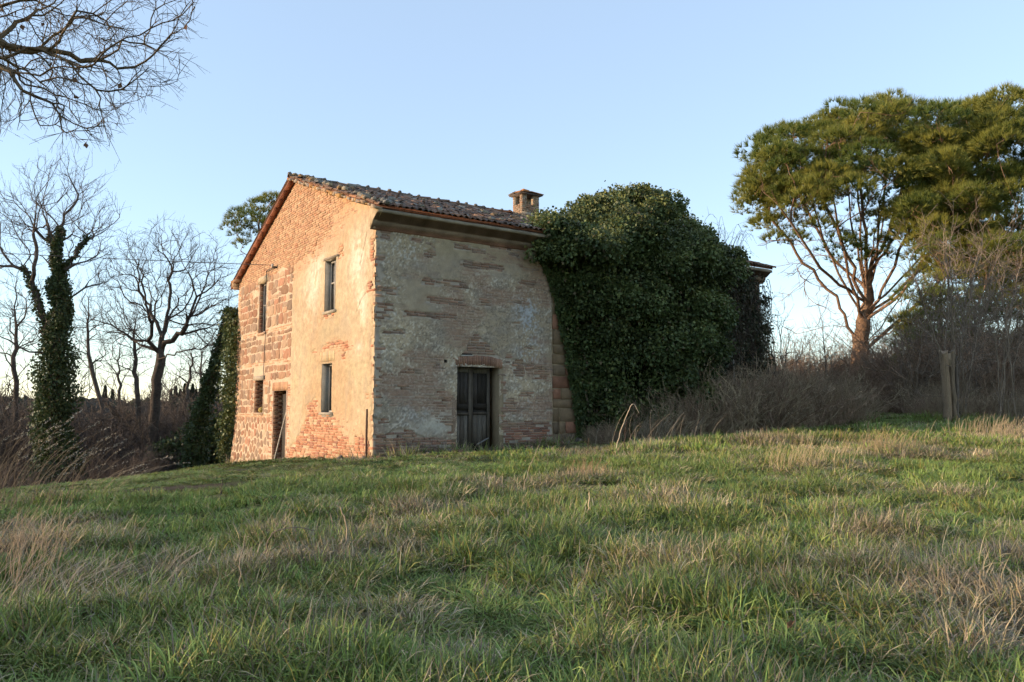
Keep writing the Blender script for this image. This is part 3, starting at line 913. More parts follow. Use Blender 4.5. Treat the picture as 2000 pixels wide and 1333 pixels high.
# ---- front doorway
mb = MB()
a0, a1, b0, b1 = FDOOR
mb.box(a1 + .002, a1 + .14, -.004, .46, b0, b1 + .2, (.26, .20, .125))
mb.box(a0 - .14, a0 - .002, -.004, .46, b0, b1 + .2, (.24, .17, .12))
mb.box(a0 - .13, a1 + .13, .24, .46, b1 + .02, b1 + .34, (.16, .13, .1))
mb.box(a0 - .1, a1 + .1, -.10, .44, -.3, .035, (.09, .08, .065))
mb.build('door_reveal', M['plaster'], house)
def leaf(x0, x1, y, z0, z1, rz, seed, broken=False):
    r = rngf(seed); w = x1 - x0
    back = MB().box(0, w, .022, .03, 0, z1 - z0, (.04, .036, .032))
    o = put('door_panel', back.mesh('door_panel'), M['oldwood'], house, (x0, y, z0), (0, 0, rz))
    H = z1 - z0
    def p(name, a, b, c, d, yy, col, jit=.002):
        MB().box(a, b, yy, .021, c, d, col, jit, r).build(name, M['oldwood'], o)
    g1, g2, dk = (.11, .09, .07), (.075, .06, .045), (.026, .021, .016)
    p('stile', 0, .085, 0, H, -.02, g2); p('stile', w - .085, w, 0, H, -.02, (.10, .083, .064))
    p('rail', .087, w - .087, H - .16, H, -.02, (.11, .098, .078))
    p('rail', .087, w - .087, H * .49, H * .49 + .15, -.02, dk)
    p('rail', .087, w - .087, H * .43, H * .43 + .06, -.03, g2)
    if not broken: p('rail', .087, w - .087, 0, .12, -.02, g2)
    n = 3
    for k in range(n):                                   # boarded panels
        a = .089 + (w - .178) * k / n; b = .089 + (w - .178) * (k + 1) / n - .006
        p('plank', a, b, .125 if not broken else r.uniform(.05, .2), H * .425, .004, lerp(g2, (.155, .135, .11), r.random()))
        p('plank', a, b, H * .56, H - .165, .006, lerp(dk, (.06, .052, .045), r.random()))
    return o
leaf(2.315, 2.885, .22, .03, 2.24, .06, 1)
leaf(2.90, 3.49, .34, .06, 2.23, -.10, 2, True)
MB().box(3.02, 3.42, .18, .20, .28, .31, (.2, .19, .18), rot=roty(-.42)).build('loose_batten', M['oldwood'], house)
# dark strip painted for the shaded slot above the arch with a slipped pale brick
MB().box(2.40, 2.76, -.012, .02, 2.525, 2.56, (.02, .018, .015)).box(2.41, 2.78, -.03, .03, 2.49, 2.522, (.42, .38, .33), rot=roty(-.04)).build('slipped_brick_dark_strip', M['brick'], front_wall)
mb = MB(); a0, a1, b0, b1 = PUTLOG
mb.box(a0, a1, .14, .16, b0, b1, (.03, .03, .025)); mb.box(a0 - .03, a0, 0, .16, b0, b1, (.12, .1, .08)); mb.box(a1, a1 + .03, 0, .16, b0, b1, (.12, .1, .08))
mb.box(a0, a1, 0, .14, b1, b1 + .02, (.12, .1, .08)); mb.box(a0, a1, 0, .14, b0 - .02, b0, (.12, .1, .08))
mb.build('putlog_hole', M['plaster'], front_wall)

# ---- roof
roof = empty('roof', (0, 0, 0)); roof.parent = house
SL = math.atan(.35); SLB = math.atan(.425)
S0, S1 = -.20, FL + .18
def make_roof():
    r = rngf(51)
    mb = MB(); red = (.20, .085, .05)
    def slab(t0, t1, z0, z1, th):
        V = [[S0 + .03, t0, z0], [S1, t0, z0], [S1, t1, z1], [S0 + .03, t1, z1]]
        V = V + [[x, y, z + th] for x, y, z in V]
        mb.add(V, [[0, 3, 2, 1], [4, 5, 6, 7], [0, 1, 5, 4], [1, 2, 6, 5], [2, 3, 7, 6], [3, 0, 4, 7]], red)
    e0, e1 = -.40, GW + .38
    slab(e0, APEX - .001, float(roof_u(0)) + .35 * e0 + .03, 8.05 + .03, .07)
    slab(APEX, e1, 8.05 + .03, 8.05 + .03 - .425 * (e1 - APEX), .07)
    mb.build('roof_deck', M['oldwood'], roof)
    # verge boards along the left rake, seen from below
    bl = MB(); L = e1 - APEX
    for k in range(14):
        ta, tb = APEX + L * k / 14 + .004, APEX + L * (k + 1) / 14 - .004
        za, zb = 8.05 + .03 - .425 * (ta - APEX), 8.05 + .03 - .425 * (tb - APEX)
        j = r.normal(0, .004)
        V = [[S0 + .02, ta, za - .04 + j], [.06, ta, za - .04 + j], [.06, tb, zb - .04 + j], [S0 + .02, tb, zb - .04 + j]]
        V = V + [[x, y, z + .037] for x, y, z in V]
        m2 = MB(); m2.add(V, [[0, 3, 2, 1], [4, 5, 6, 7], [0, 1, 5, 4], [1, 2, 6, 5], [2, 3, 7, 6], [3, 0, 4, 7]], np.array((.25, .095, .055)) * r.uniform(.8, 1.15))
        m2.build('verge_board', M['brick'], roof)
    # pan tiles: a corrugated bed below the cover tiles
    ns = int((S1 - S0) / .17) * 4
    xs = np.linspace(S0, S1, ns + 1); prof = np.array([.045, .01, 0, .01])[np.arange(ns + 1) % 4]
    for front_side in (True, False):
        ts = np.linspace(-.44, APEX, 20) if front_side else np.linspace(APEX, GW + .4, 20)
        base = np.where(ts < APEX, 8.05 - .35 * (APEX - ts), 8.05 - .425 * (ts - APEX)) + .102
        X, T = np.meshgrid(xs, ts, indexing='ij')
        Z = base[None] + prof[:, None] + r.normal(0, .004, X.shape)
        i = np.arange(len(xs) - 1)[:, None] * 20 + np.arange(19)[None]
        F = np.stack([i, i + 20, i + 21, i + 1], -1).reshape(-1, 4)
        nz = fbm(X * 1.5, T * 1.5, 55, 4)
        c = lerp((.15, .095, .065), (.26, .15, .09), nz[..., None])
        put('pan_tiles', np_mesh('pan_tiles', np.stack([X, T, Z], -1).reshape(-1, 3), F, c.reshape(-1, 3)), M['tile_field'], roof)
    # cover tiles
    def cover(seed):
        q = rngf(seed); V = []; n = 5
        for y, rad in ((0, .074), (.44, .06)):
            for k in range(n + 1):
                a = math.pi * k / n
                V.append([rad * math.cos(a) * (1 + q.normal(0, .02)), y, rad * .85 * math.sin(a)])
        V = np.array(V)
        Vi = V * np.array([.82, 1, .80]); 
        i = np.arange(n)
        F = np.c_[i, i + 1, n + 2 + i, n + 1 + i]
        m = 2 * (n + 1)
        F = np.concatenate([F[:, ::-1], F + m, np.c_[i + 1, i, m + i, m + i + 1]])
        return np.concatenate([V, Vi]), F
    cov = [cover(700 + k) for k in range(4)]
    pal = [(.21, .125, .082), (.17, .108, .078), (.25, .145, .09), (.15, .12, .092), (.29, .25, .20), (.30, .145, .075), (.13, .09, .068)]
    pw = np.array([.26, .22, .14, .14, .07, .07, .10])
    cm = {}
    places = []
    row = .345
    for k, t in enumerate(np.arange(-.50, APEX - .15, row * math.cos(SL))):
        for s in np.arange(S0 + .08, S1, .17):
            if 7.85 < s < 8.8 and 4.9 < t + .2 < 5.6: continue
            z = 8.05 - .35 * (APEX - t) + .10
            places.append((s + r.normal(0, .012), t + r.normal(0, .02), z + r.normal(0, .008) + .012, k))
    d = [np.linalg.norm(from_house(p[0], p[1], p[2]) - np.array([0, 0, EYE])) + (0 if p[3] in (0, 1) else 1.2) for p in places]
    order = np.argsort(d)
    rest = MB()
    for rank, i in enumerate(order):
        s, t, z, k = places[i]; v = int(r.integers(4)); c = int(r.choice(7, p=pw))
        rot = (SL + r.normal(0, .03), r.normal(0, .05), r.normal(0, .04))
        if rank < 298:
            if (v, c) not in cm:
                me = np_mesh('tile', cov[v][0], cov[v][1], np.tile(pal[c], (len(cov[v][0]), 1)), False); me.materials.append(M['tile']); cm[(v, c)] = me
            put('tile', cm[(v, c)], None, roof, (s, t, z), rot)
        else:
            Rm = rotz(rot[2]) @ roty(rot[1]) @ rotx(rot[0])
            rest.add(cov[v][0] @ Rm.T + np.array([s, t, z]), cov[v][1], np.array(pal[c]) * r.uniform(.75, 1.25))
    # back slope: only its verge can be seen
    for t in np.arange(APEX + .1, GW + .3, row * math.cos(SLB)):
        for s in np.arange(S0 + .09, S0 + 1.2, .2):
            v = int(r.integers(4)); c = int(r.choice(7, p=pw))
            Rm = rotz(math.pi + r.normal(0, .04)) @ rotx(SLB)
            rest.add(cov[v][0] @ Rm.T + np.array([s, t + .4, 8.05 - .425 * (t + .4 - APEX) + .14]), cov[v][1], np.array(pal[c]) * r.uniform(.8, 1.2))
    tag(rest.build('tile_field', M['tile_field'], roof), kind='stuff')
    # ridge tiles
    rm = {}
    for s in np.arange(S0, S1, .37):
        if s > 10.5: break
        c = int(r.choice(7, p=pw)); v = int(r.integers(4))
        if (v, c) not in rm:
            V, F = cov[v]; V = V[:, [1, 0, 2]] * np.array([1, 1.5, 1.5])
            me = np_mesh('ridge_tile', V, F[:, ::-1], np.tile(np.array(pal[c]) * 1.05, (len(V), 1))); me.materials.append(M['tile']); rm[(v, c)] = me
        put('ridge_tile', rm[(v, c)], None, roof, (s + r.normal(0, .02), APEX + r.normal(0, .015), 8.05 + .115 + r.normal(0, .012)), (r.normal(0, .05), r.normal(0, .05) - .05, r.normal(0, .04)))
        if r.random() < .75:
            V, F = lump(int(r.integers(1e6)), .06, .07, .05, 6, .4)
            put('mortar_lump', np_mesh('mortar_lump', V, F, np.tile((.16, .14, .115), (len(V), 1)), True), M['stone'], roof, (s + .01, APEX + r.normal(0, .03), 8.05 + .20 + r.uniform(0, .03)))
    # broken tile ends, lichened mortar and weight stones along the near verge
    for t in np.arange(-.45, APEX, .145):
        z = 8.05 - .35 * (APEX - t)
        c = [(.30, .19, .11), (.34, .25, .17), (.36, .17, .07), (.25, .2, .16), (.40, .22, .08)][int(r.integers(5))]
        m2 = MB()
        x0 = S0 - .07 + r.normal(0, .02)
        m2.box(x0, x0 + r.uniform(.18, .3), t, t + r.uniform(.12, .2), z + .035 + r.normal(0, .01), z + .10 + r.normal(0, .015), c, .012, r, rot=rotx(SL))
        m2.build('verge_brick', M['brick'], roof)
        if r.random() < .6:
            V, F = lump(int(r.integers(1e6)), r.uniform(.06, .12), r.uniform(.06, .12), r.uniform(.05, .09), 7, .4)
            cc = [(.24, .2, .15), (.30, .18, .09), (.2, .19, .17), (.33, .26, .17)][int(r.integers(4))]
            put('lichened_lump', np_mesh('lichened_lump', V, F, np.tile(cc, (len(V), 1)), True), M['stone'], roof, (S0 + .05 + r.uniform(0, .45), t, z + .17 + r.uniform(0, .04)))
    for k in range(26):                                  # lichened lumps lying on the slope
        s = r.uniform(.4, 7.2); t = r.uniform(-.2, 5.2); z = 8.05 - .35 * (APEX - t)
        V, F = lump(int(r.integers(1e6)), r.uniform(.05, .16), r.uniform(.05, .12), r.uniform(.04, .07), 7, .5)
        put('lichened_lump', np_mesh('lichened_lump', V, F, np.tile([(.26, .24, .2), (.2, .17, .12), (.3, .2, .12)][int(r.integers(3))], (len(V), 1)), True), M['stone'], roof, (s, t, z + .17))
make_roof()

# ---- eaves cornice of the front, extruded profile with a returned end
def cornice():
    prof = [(.0, 5.46), (.055, 5.48), (.055, 5.53), (.13, 5.56), (.15, 5.64), (.15, 5.66), (.19, 5.675), (.37, 5.80), (.43, 5.81), (.43, 5.885), (.30, 5.93), (-.02, 6.0)]
    xs = np.concatenate([[-.16], np.arange(.1, FL, .22), [FL + .12]])
    r = rngf(19); mb = MB(); n = len(prof)
    V = []
    for x in xs:
        j = r.normal(0, .004, (n, 2)); j[0] = 0; j[-1] = 0
        for (o, z), (a, b) in zip(prof, j): V.append([x, -(o + a), z + b])
    F = []
    for i in range(len(xs) - 1):
        for k in range(n - 1):
            a = i * n + k; F.append([a, a + 1, a + n + 1, a + n])
    cols = np.array([(.22, .115, .075), (.24, .125, .08), (.22, .12, .08), (.21, .14, .09), (.24, .18, .12), (.2, .13, .09), (.13, .09, .065), (.15, .10, .07), (.28, .23, .165), (.26, .215, .155), (.15, .1, .07), (.1, .08, .06)])  # soffit recess in darker tones, its shade put into the colour
    cc = np.tile(cols, (len(xs), 1)) * np.repeat(r.uniform(.75, 1.15, len(xs)), n)[:, None] * r.uniform(.85, 1.15, (len(xs) * n, 1))
    mb.add(V, F, cc)
    o = mb.build('eaves_cornice', M['plaster'], house)
    e = MB(); P = np.array([[-.163, -a, b] for a, b in prof] + [[-.163, .0, 5.46]])
    c = P.mean(0); m = len(P)
    P2 = np.concatenate([P, P + np.array([.12, 0, 0])])
    i = np.arange(m); jn = (i + 1) % m
    e.add(np.concatenate([P2, [c]]), [np.c_[i, jn, m + jn, m + i], np.c_[jn, i, np.full(m, 2 * m)]], (.36, .27, .17))
    e.build('cornice_end', M['stone'], o)
    # stepped corbel at the far left eaves
    k = MB()
    k.box(-.16, .35, GW - .02, GW + .12, 5.42, 5.52, (.42, .25, .14)); k.box(-.18, .35, GW - .01, GW + .26, 5.521, 5.66, (.46, .30, .17)); k.box(-.19, .35, GW - .3, GW + .36, 5.661, 5.76, (.36, .2, .11))
    k.build('eaves_corbel', M['brick'], house)
cornice()

# ---- chimney
def chimney():
    ch = empty('chimney'); ch.parent = house
    r = rngf(61); mb = MB()
    x0, x1, y0, y1 = 7.93, 8.70, 5.0, 5.56
    p = .071; zs = np.arange(7.35, 8.745, p)
    def run(a0, a1, fixed, dirn, z, k, skip=None):
        a = a0 - (k % 2) * .12
        while a < a1:
            b = min(a + .25, a1); aa = max(a, a0)
            if b - aa > .03:
                segs = [(aa, b)]
                if skip:
                    segs = []
                    if aa < skip[0]: segs.append((aa, min(b, skip[0])))
                    if b > skip[1]: segs.append((max(aa, skip[1]), b))
                for u, w in segs:
                    if w - u < .03: continue
                    c = np.array([(.34, .22, .14), (.38, .25, .16), (.30, .19, .125), (.36, .20, .12), (.40, .29, .19)][int(r.integers(5))]) * r.uniform(.88, 1.1)
                    o = r.normal(0, .006)
                    if dirn == 'x': mb.box(u + .005, w - .005, fixed + (o if fixed == y0 else -.10), fixed + (.10 if fixed == y0 else o), z, z + .058, c, .003, r)
                    else: mb.box(fixed + (o if fixed == x0 else -.10), fixed + (.10 if fixed == x0 else o), u + .005, w - .005, z, z + .058, c, .003, r)
            a += .26
    for k, z in enumerate(zs):
        op = z > 8.40
        run(x0, x1, y0, 'x', z, k, (8.16, 8.43) if op else None); run(x0, x1, y1, 'x', z, k + 1, (8.16, 8.43) if op else None)
        run(y0 + .102, y1 - .102, x0, 'y', z, k + 1, (5.14, 5.43) if op else None); run(y0 + .102, y1 - .102, x1, 'y', z, k, (5.14, 5.43) if op else None)
    tag(mb.build('brickwork', M['brick'], ch), kind='stuff')
    m2 = MB(); m = (.36, .29, .21)
    i = .009
    m2.box(x0 + i, x1 - i, y0 + i, y0 + .09, 7.3, 8.352, m); m2.box(x0 + i, x1 - i, y1 - .09, y1 - i, 7.3, 8.352, m)
    m2.box(x0 + i, x0 + .09, y0 + .09, y1 - .09, 7.3, 8.352, m); m2.box(x1 - .09, x1 - i, y0 + .09, y1 - .09, 7.3, 8.352, m)
    for a, b, c, d in ((x0 + i, 8.15, y0 + i, 5.13), (8.44, x1 - i, y0 + i, 5.13), (x0 + i, 8.15, 5.44, y1 - i), (8.44, x1 - i, 5.44, y1 - i)): m2.box(a, b, c, d, 8.353, 8.745, m)
    m2.build('mortar_core', M['plaster'], ch)
    # hipped cap of thin flat tiles
    cap = MB(); z = 8.755; o = .10
    cap.box(x0 - o, x1 + o, y0 - o, y1 + o, z, z + .035, (.14, .11, .09), .006, r)
    cp = cap.build('chimney_cap', M['tile_field'], ch)
    cx_, cy_ = (x0 + x1) / 2, (y0 + y1) / 2
    for k in range(4):
        t2 = MB()
        sx = (1, 1, -1, -1)[k]; sy = (1, -1, 1, -1)[k]
        ax, ay = sx * (x1 - x0 + 2 * o + .03) / 2, sy * (y1 - y0 + 2 * o + .03) / 2
        V = np.array([[0, 0, .12], [ax, 0, .035], [ax, ay, .0], [0, ay, .035]]); V[:, 2] += .04
        V = np.concatenate([V, V + np.array([0, 0, .035])]) + r.normal(0, .006, (8, 3))
        t2.add(V + np.array([cx_, cy_, z]), [[0, 1, 2, 3], [4, 7, 6, 5], [0, 4, 5, 1], [1, 5, 6, 2], [2, 6, 7, 3], [3, 7, 4, 0]], [(.16, .13, .11), (.36, .17, .08), (.15, .12, .1), (.34, .17, .08)][k])
        t2.build('cap_tile', M['tile_field'], cp)
    t3 = MB(); t3.box(cx_ - .17, cx_ + .10, cy_ - .10, cy_ + .10, z + .19, z + .235, (.40, .19, .08), .008, r, rot=roty(.1)); t3.build('cap_tile', M['tile_field'], cp)
chimney()

# ---- drain pipe stub at the corner, cables, overhead wire
V, F, _ = tubes([(np.array([[-.035, .30, -.25], [-.035, .30, .45], [-.03, .295, 1.13]]), np.array([.026, .026, .026]))], 8)
put('corner_pipe', np_mesh('corner_pipe', V, F, None, True), M['metal'], house)
def cable_pts(pts, rad, name, parent, sag=0):
    V, F, _ = tubes([(np.array(pts, float), np.full(len(pts), rad))], 5)
    return put(name, np_mesh(name, V, F, None, True), M['cable'], parent)
zz = np.linspace(5.62, 2.1, 26); rr = rngf(3)
cable_pts([[-.04 + rr.normal(0, .004), 8.22 + .05 * math.sin(z * 3) - .05 * (5.6 - z) / 3.5, z] for z in zz], .011, 'wall_cable', house)
cable_pts([[-.04, 8.24, 5.62], [-.05, 7.9, 5.64], [-.06, 7.55, 5.63], [-.06, 7.33, 5.64]], .011, 'wall_cable', house)
MB().box(-.14, .02, 7.29, 7.35, 5.60, 5.65, (.1, .09, .08)).box(-.16, -.11, 7.28, 7.36, 5.62, 5.72, (.5, .48, .44)).build('insulator', M['stone'], house)
w0 = from_house(-.13, 7.32, 5.68); w1 = np.array([-46.0, 30.0, 9.6])
pts = [w0 + (w1 - w0) * k + np.array([0, 0, -1.0 * 4 * k * (1 - k) * .28]) for k in np.linspace(0, 1, 30)]
o = cable_pts(pts, .011, 'overhead_wire', None)
tag(o, 'thin dark overhead wire running from the gable to the left', 'wire')

# ------------------------------------------------------------------ plant builders
def hermite(p0, d0, p1, d1, n):
    k = np.linspace(0, 1, n + 1)[:, None]
    return (2 * k ** 3 - 3 * k ** 2 + 1) * p0 + (k ** 3 - 2 * k ** 2 + k) * d0 + (-2 * k ** 3 + 3 * k ** 2) * p1 + (k ** 3 - k ** 2) * d1

def grow(trunks, attractors, seed, alpha=.35, seg=.35, wig=.05, r_tip=.006, k=.42, up=.2, r_trunk=None, min_node=0, out_tan=.5):
    """a tree skeleton: every attractor is reached by a curved branch from the best earlier node"""
    r = rngf(seed)
    P, par, pl, dr = [], [], [], []
    chains = []
    for T in trunks:
        T = np.asarray(T, float); st = len(P); idx = []
        for i, q in enumerate(T):
            if i: par.append(len(P) - 1)
            elif not len(P): par.append(-1)
            else: par.append(int(np.argmin(np.linalg.norm(np.array(P) - q, axis=1))))
            d = (T[i] - T[i - 1]) if i else (T[1] - T[0])
            pl.append((pl[-1] + np.linalg.norm(d)) if i else (pl[par[-1]] if par[-1] >= 0 else 0.0)); dr.append(d / (np.linalg.norm(d) + 1e-9)); P.append(q); idx.append(len(P) - 1)
        chains.append((None, idx))
    cap = 20000
    PA = np.zeros((cap + 400 * 60, 3)); PL = np.zeros(len(PA)); n = len(P)
    PA[:n] = P; PL[:n] = pl
    par = list(par); dr = list(dr)
    A = np.asarray(attractors, float)
    d0 = np.min(np.linalg.norm(A[:, None] - PA[None, :n:2], axis=2), axis=1)
    for ai in np.argsort(d0 + r.normal(0, .15, len(A))):
        a = A[ai]
        v = a - PA[:n]
        d = np.linalg.norm(v, axis=1)
        DR = np.array(dr)
        cosv = (v * DR).sum(1) / (d + 1e-9)
        cost = d * (1.25 - .35 * cosv) + alpha * PL[:n]
        cost[:min_node] += 50
        i = int(np.argmin(cost))
        L = d[i]
        if L < .03 or n > len(PA) - 80: continue
        ns = max(2, min(14, int(L / seg) + 1))
        vd = v[i] / L
        t0 = (dr[i] * .55 + vd * .75) * L
        t1 = (vd * .8 + np.array([0, 0, up]) + r.normal(0, .12, 3)) * L * out_tan * 1.6
        pts = hermite(PA[i], t0, a, t1, ns)
        pts[1:-1] += r.normal(0, wig * min(L, 1.5) * .35, (ns - 1, 3))
        idx = []
        prev = i
        for q in pts[1:]:
            PA[n] = q; PL[n] = PL[prev] + np.linalg.norm(q - PA[prev]); par.append(prev)
            dd = q - PA[prev]; dr.append(dd / (np.linalg.norm(dd) + 1e-9)); idx.append(n); prev = n; n += 1
        chains.append((i, idx))
    cnt = np.zeros(n); haschild = np.zeros(n, bool)
    for i in range(n):
        if par[i] >= 0: haschild[par[i]] = True
    for i in range(n - 1, -1, -1):
        if not haschild[i]: cnt[i] += 1
        if par[i] >= 0: cnt[par[i]] += cnt[i]
    ex = k
    if r_trunk: ex = min(.62, max(.3, math.log(r_trunk / r_tip) / math.log(max(cnt[0], 3))))
    rad = r_tip * np.maximum(cnt, 1) ** ex
    if r_trunk: rad = np.minimum(rad, r_trunk)
    out = []
    for st, idx in chains:
        if st is None:
            if len(idx) > 1: out.append((PA[idx], rad[idx]))
        else:
            pts = np.concatenate([[PA[st]], PA[idx]]); rr = np.concatenate([[min(rad[st], rad[idx[0]] * 1.15)], rad[idx]])
            if not haschild[idx[-1]]: rr[-1] *= .6
            out.append((pts, rr))
    return out

def twigs(chains, seed, per_m=3.0, length=(.2, .55), rmax=.02, rt=.0035, up=.25, droop=0, spread=.9, maxn=9000, sub=0):
    """short side shoots along the thin branches"""
    r = rngf(seed); out = []
    for ci in r.permutation(len(chains)):
        pts, rad = chains[ci]
        if rad[-1] > rmax: continue
        L = np.linalg.norm(np.diff(pts, axis=0), axis=1).sum()
        m = r.poisson(per_m * L)
        for _ in range(int(m)):
            i = int(r.integers(1, len(pts))); f = r.random()
            if rad[i] > rmax * 1.5: continue
            p = pts[i - 1] * (1 - f) + pts[i] * f
            d = pts[i] - pts[i - 1]; d = d / (np.linalg.norm(d) + 1e-9)
            q = d * .7 + r.normal(0, spread * .6, 3) + np.array([0, 0, up]); q /= np.linalg.norm(q)
            l = r.uniform(*length)
            b = r.normal(0, .16, 3) + np.array([0, 0, -droop])
            pp = np.array([p, p + q * l * .5 + b * l * .12, p + q * l + b * l * .4])
            out.append((pp, np.array([rt * 1.5, rt * 1.15, rt * .6])))
            for _k in range(sub):
                g = r.uniform(.3, .95); s0 = pp[0] * (1 - g) + pp[2] * g
                q2 = q * .6 + r.normal(0, .5, 3); q2 /= np.linalg.norm(q2)
                out.append((np.array([s0, s0 + q2 * l * r.uniform(.3, .55)]), np.array([rt, rt * .6])))
        if len(out) > maxn: break
    return out

def tube_mesh(name, chains, colfun, thick=.03):
    big = [c for c in chains if c[1][0] > thick]; small = [c for c in chains if c[1][0] <= thick]
    V, F, C = [], [], []; n = 0
    for cs, sd in ((big, 7), (small, 3)):
        if not cs: continue
        v, f, ci = tubes(cs, sd)
        r0 = np.array([c[1][0] for c in cs])[ci]
        V.append(v); F.append(f + n); C.append(colfun(v, r0)); n += len(v)
    return np_mesh(name, np.concatenate(V), np.concatenate(F), np.concatenate(C), True)

def leaves(P, D, size, seed, cols, fold=.25, aspect=.8, roll=1.0):
    """leaf blades: P tips' bases (n,3), D pointing direction, folded along the midrib; 2 triangles each"""
    r = rngf(seed); n = len(P)
    D = D / (np.linalg.norm(D, axis=1, keepdims=True) + 1e-9)
    X = np.cross(D, r.normal(0, 1, (n, 3))); X /= np.linalg.norm(X, axis=1, keepdims=True) + 1e-9
    N = np.cross(X, D)
    s = size[:, None]
    V = np.stack([P, P + D * s * .42 + X * s * aspect * .5 + N * s * fold * .4, P + D * s, P + D * s * .42 - X * s * aspect * .5 + N * s * fold * .4], 1).reshape(-1, 3)
    i = np.arange(n)[:, None] * 4
    F = np.concatenate([i + np.array([[0, 1, 2]]), i + np.array([[0, 2, 3]])])
    return V, F, np.repeat(cols, 4, axis=0)

def sph(r, n):
    v = r.normal(0, 1, (n, 3)); return v / np.linalg.norm(v, axis=1, keepdims=True)

# instancing of one kind of growth as ONE object ("stuff")
def scatter(name, variants, P, rot, scl, idx, material):
    """variants: meshes; P (n,3); rot euler (n,3); scl (n,) or (n,3); idx (n,)"""
    coll = bpy.data.collections.new(name + '_source')
    for k, me in enumerate(variants):
        if not len(me.materials): me.materials.append(material)
        coll.objects.link(bpy.data.objects.new('%s_source_%02d' % (name, k), me))
    me = bpy.data.meshes.new(name)
    me.vertices.add(len(P)); me.vertices.foreach_set('co', np.ascontiguousarray(P, np.float32).ravel())
    if np.ndim(scl) == 1: scl = np.repeat(np.asarray(scl)[:, None], 3, 1)
    for nm, arr in (('rot', rot), ('scl', scl)):
        a = me.attributes.new(nm, 'FLOAT_VECTOR', 'POINT'); a.data.foreach_set('vector', np.ascontiguousarray(arr, np.float32).ravel())
    a = me.attributes.new('idx', 'INT', 'POINT'); a.data.foreach_set('value', np.ascontiguousarray(idx, np.int32))
    o = put(name, me)
    ng = bpy.data.node_groups.new(name, 'GeometryNodeTree')
    ng.interface.new_socket('Geometry', in_out='INPUT', socket_type='NodeSocketGeometry')
    ng.interface.new_socket('Geometry', in_out='OUTPUT', socket_type='NodeSocketGeometry')
    N, L = ng.nodes, ng.links
    gi = N.new('NodeGroupInput'); go = N.new('NodeGroupOutput')
    ci = N.new('GeometryNodeCollectionInfo'); ci.inputs['Collection'].default_value = coll
    ci.inputs['Separate Children'].default_value = True; ci.inputs['Reset Children'].default_value = True
    ip = N.new('GeometryNodeInstanceOnPoints'); ip.inputs['Pick Instance'].default_value = True
    def attr(nm, t):
        q = N.new('GeometryNodeInputNamedAttribute'); q.data_type = t; q.inputs['Name'].default_value = nm
        return [s for s in q.outputs if s.enabled and s.name == 'Attribute'][0]
    L.new(gi.outputs[0], ip.inputs['Points']); L.new(ci.outputs[0], ip.inputs['Instance'])
    L.new(attr('idx', 'INT'), ip.inputs['Instance Index'])
    e2r = N.new('FunctionNodeEulerToRotation'); L.new(attr('rot', 'FLOAT_VECTOR'), e2r.inputs[0]); L.new(e2r.outputs[0], ip.inputs['Rotation'])
    L.new(attr('scl', 'FLOAT_VECTOR'), ip.inputs['Scale'])
    L.new(ip.outputs[0], go.inputs[0])
    md = o.modifiers.new('scatter', 'NODES'); md.node_group = ng
    return o

# ------------------------------------------------------------------ ivy on the house
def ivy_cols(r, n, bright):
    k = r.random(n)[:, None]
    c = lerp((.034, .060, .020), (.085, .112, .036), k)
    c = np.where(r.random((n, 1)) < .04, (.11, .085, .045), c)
    return lerp(c, (.19, .19, .055), np.clip(bright, 0, 1)[:, None] * r.random(n)[:, None])

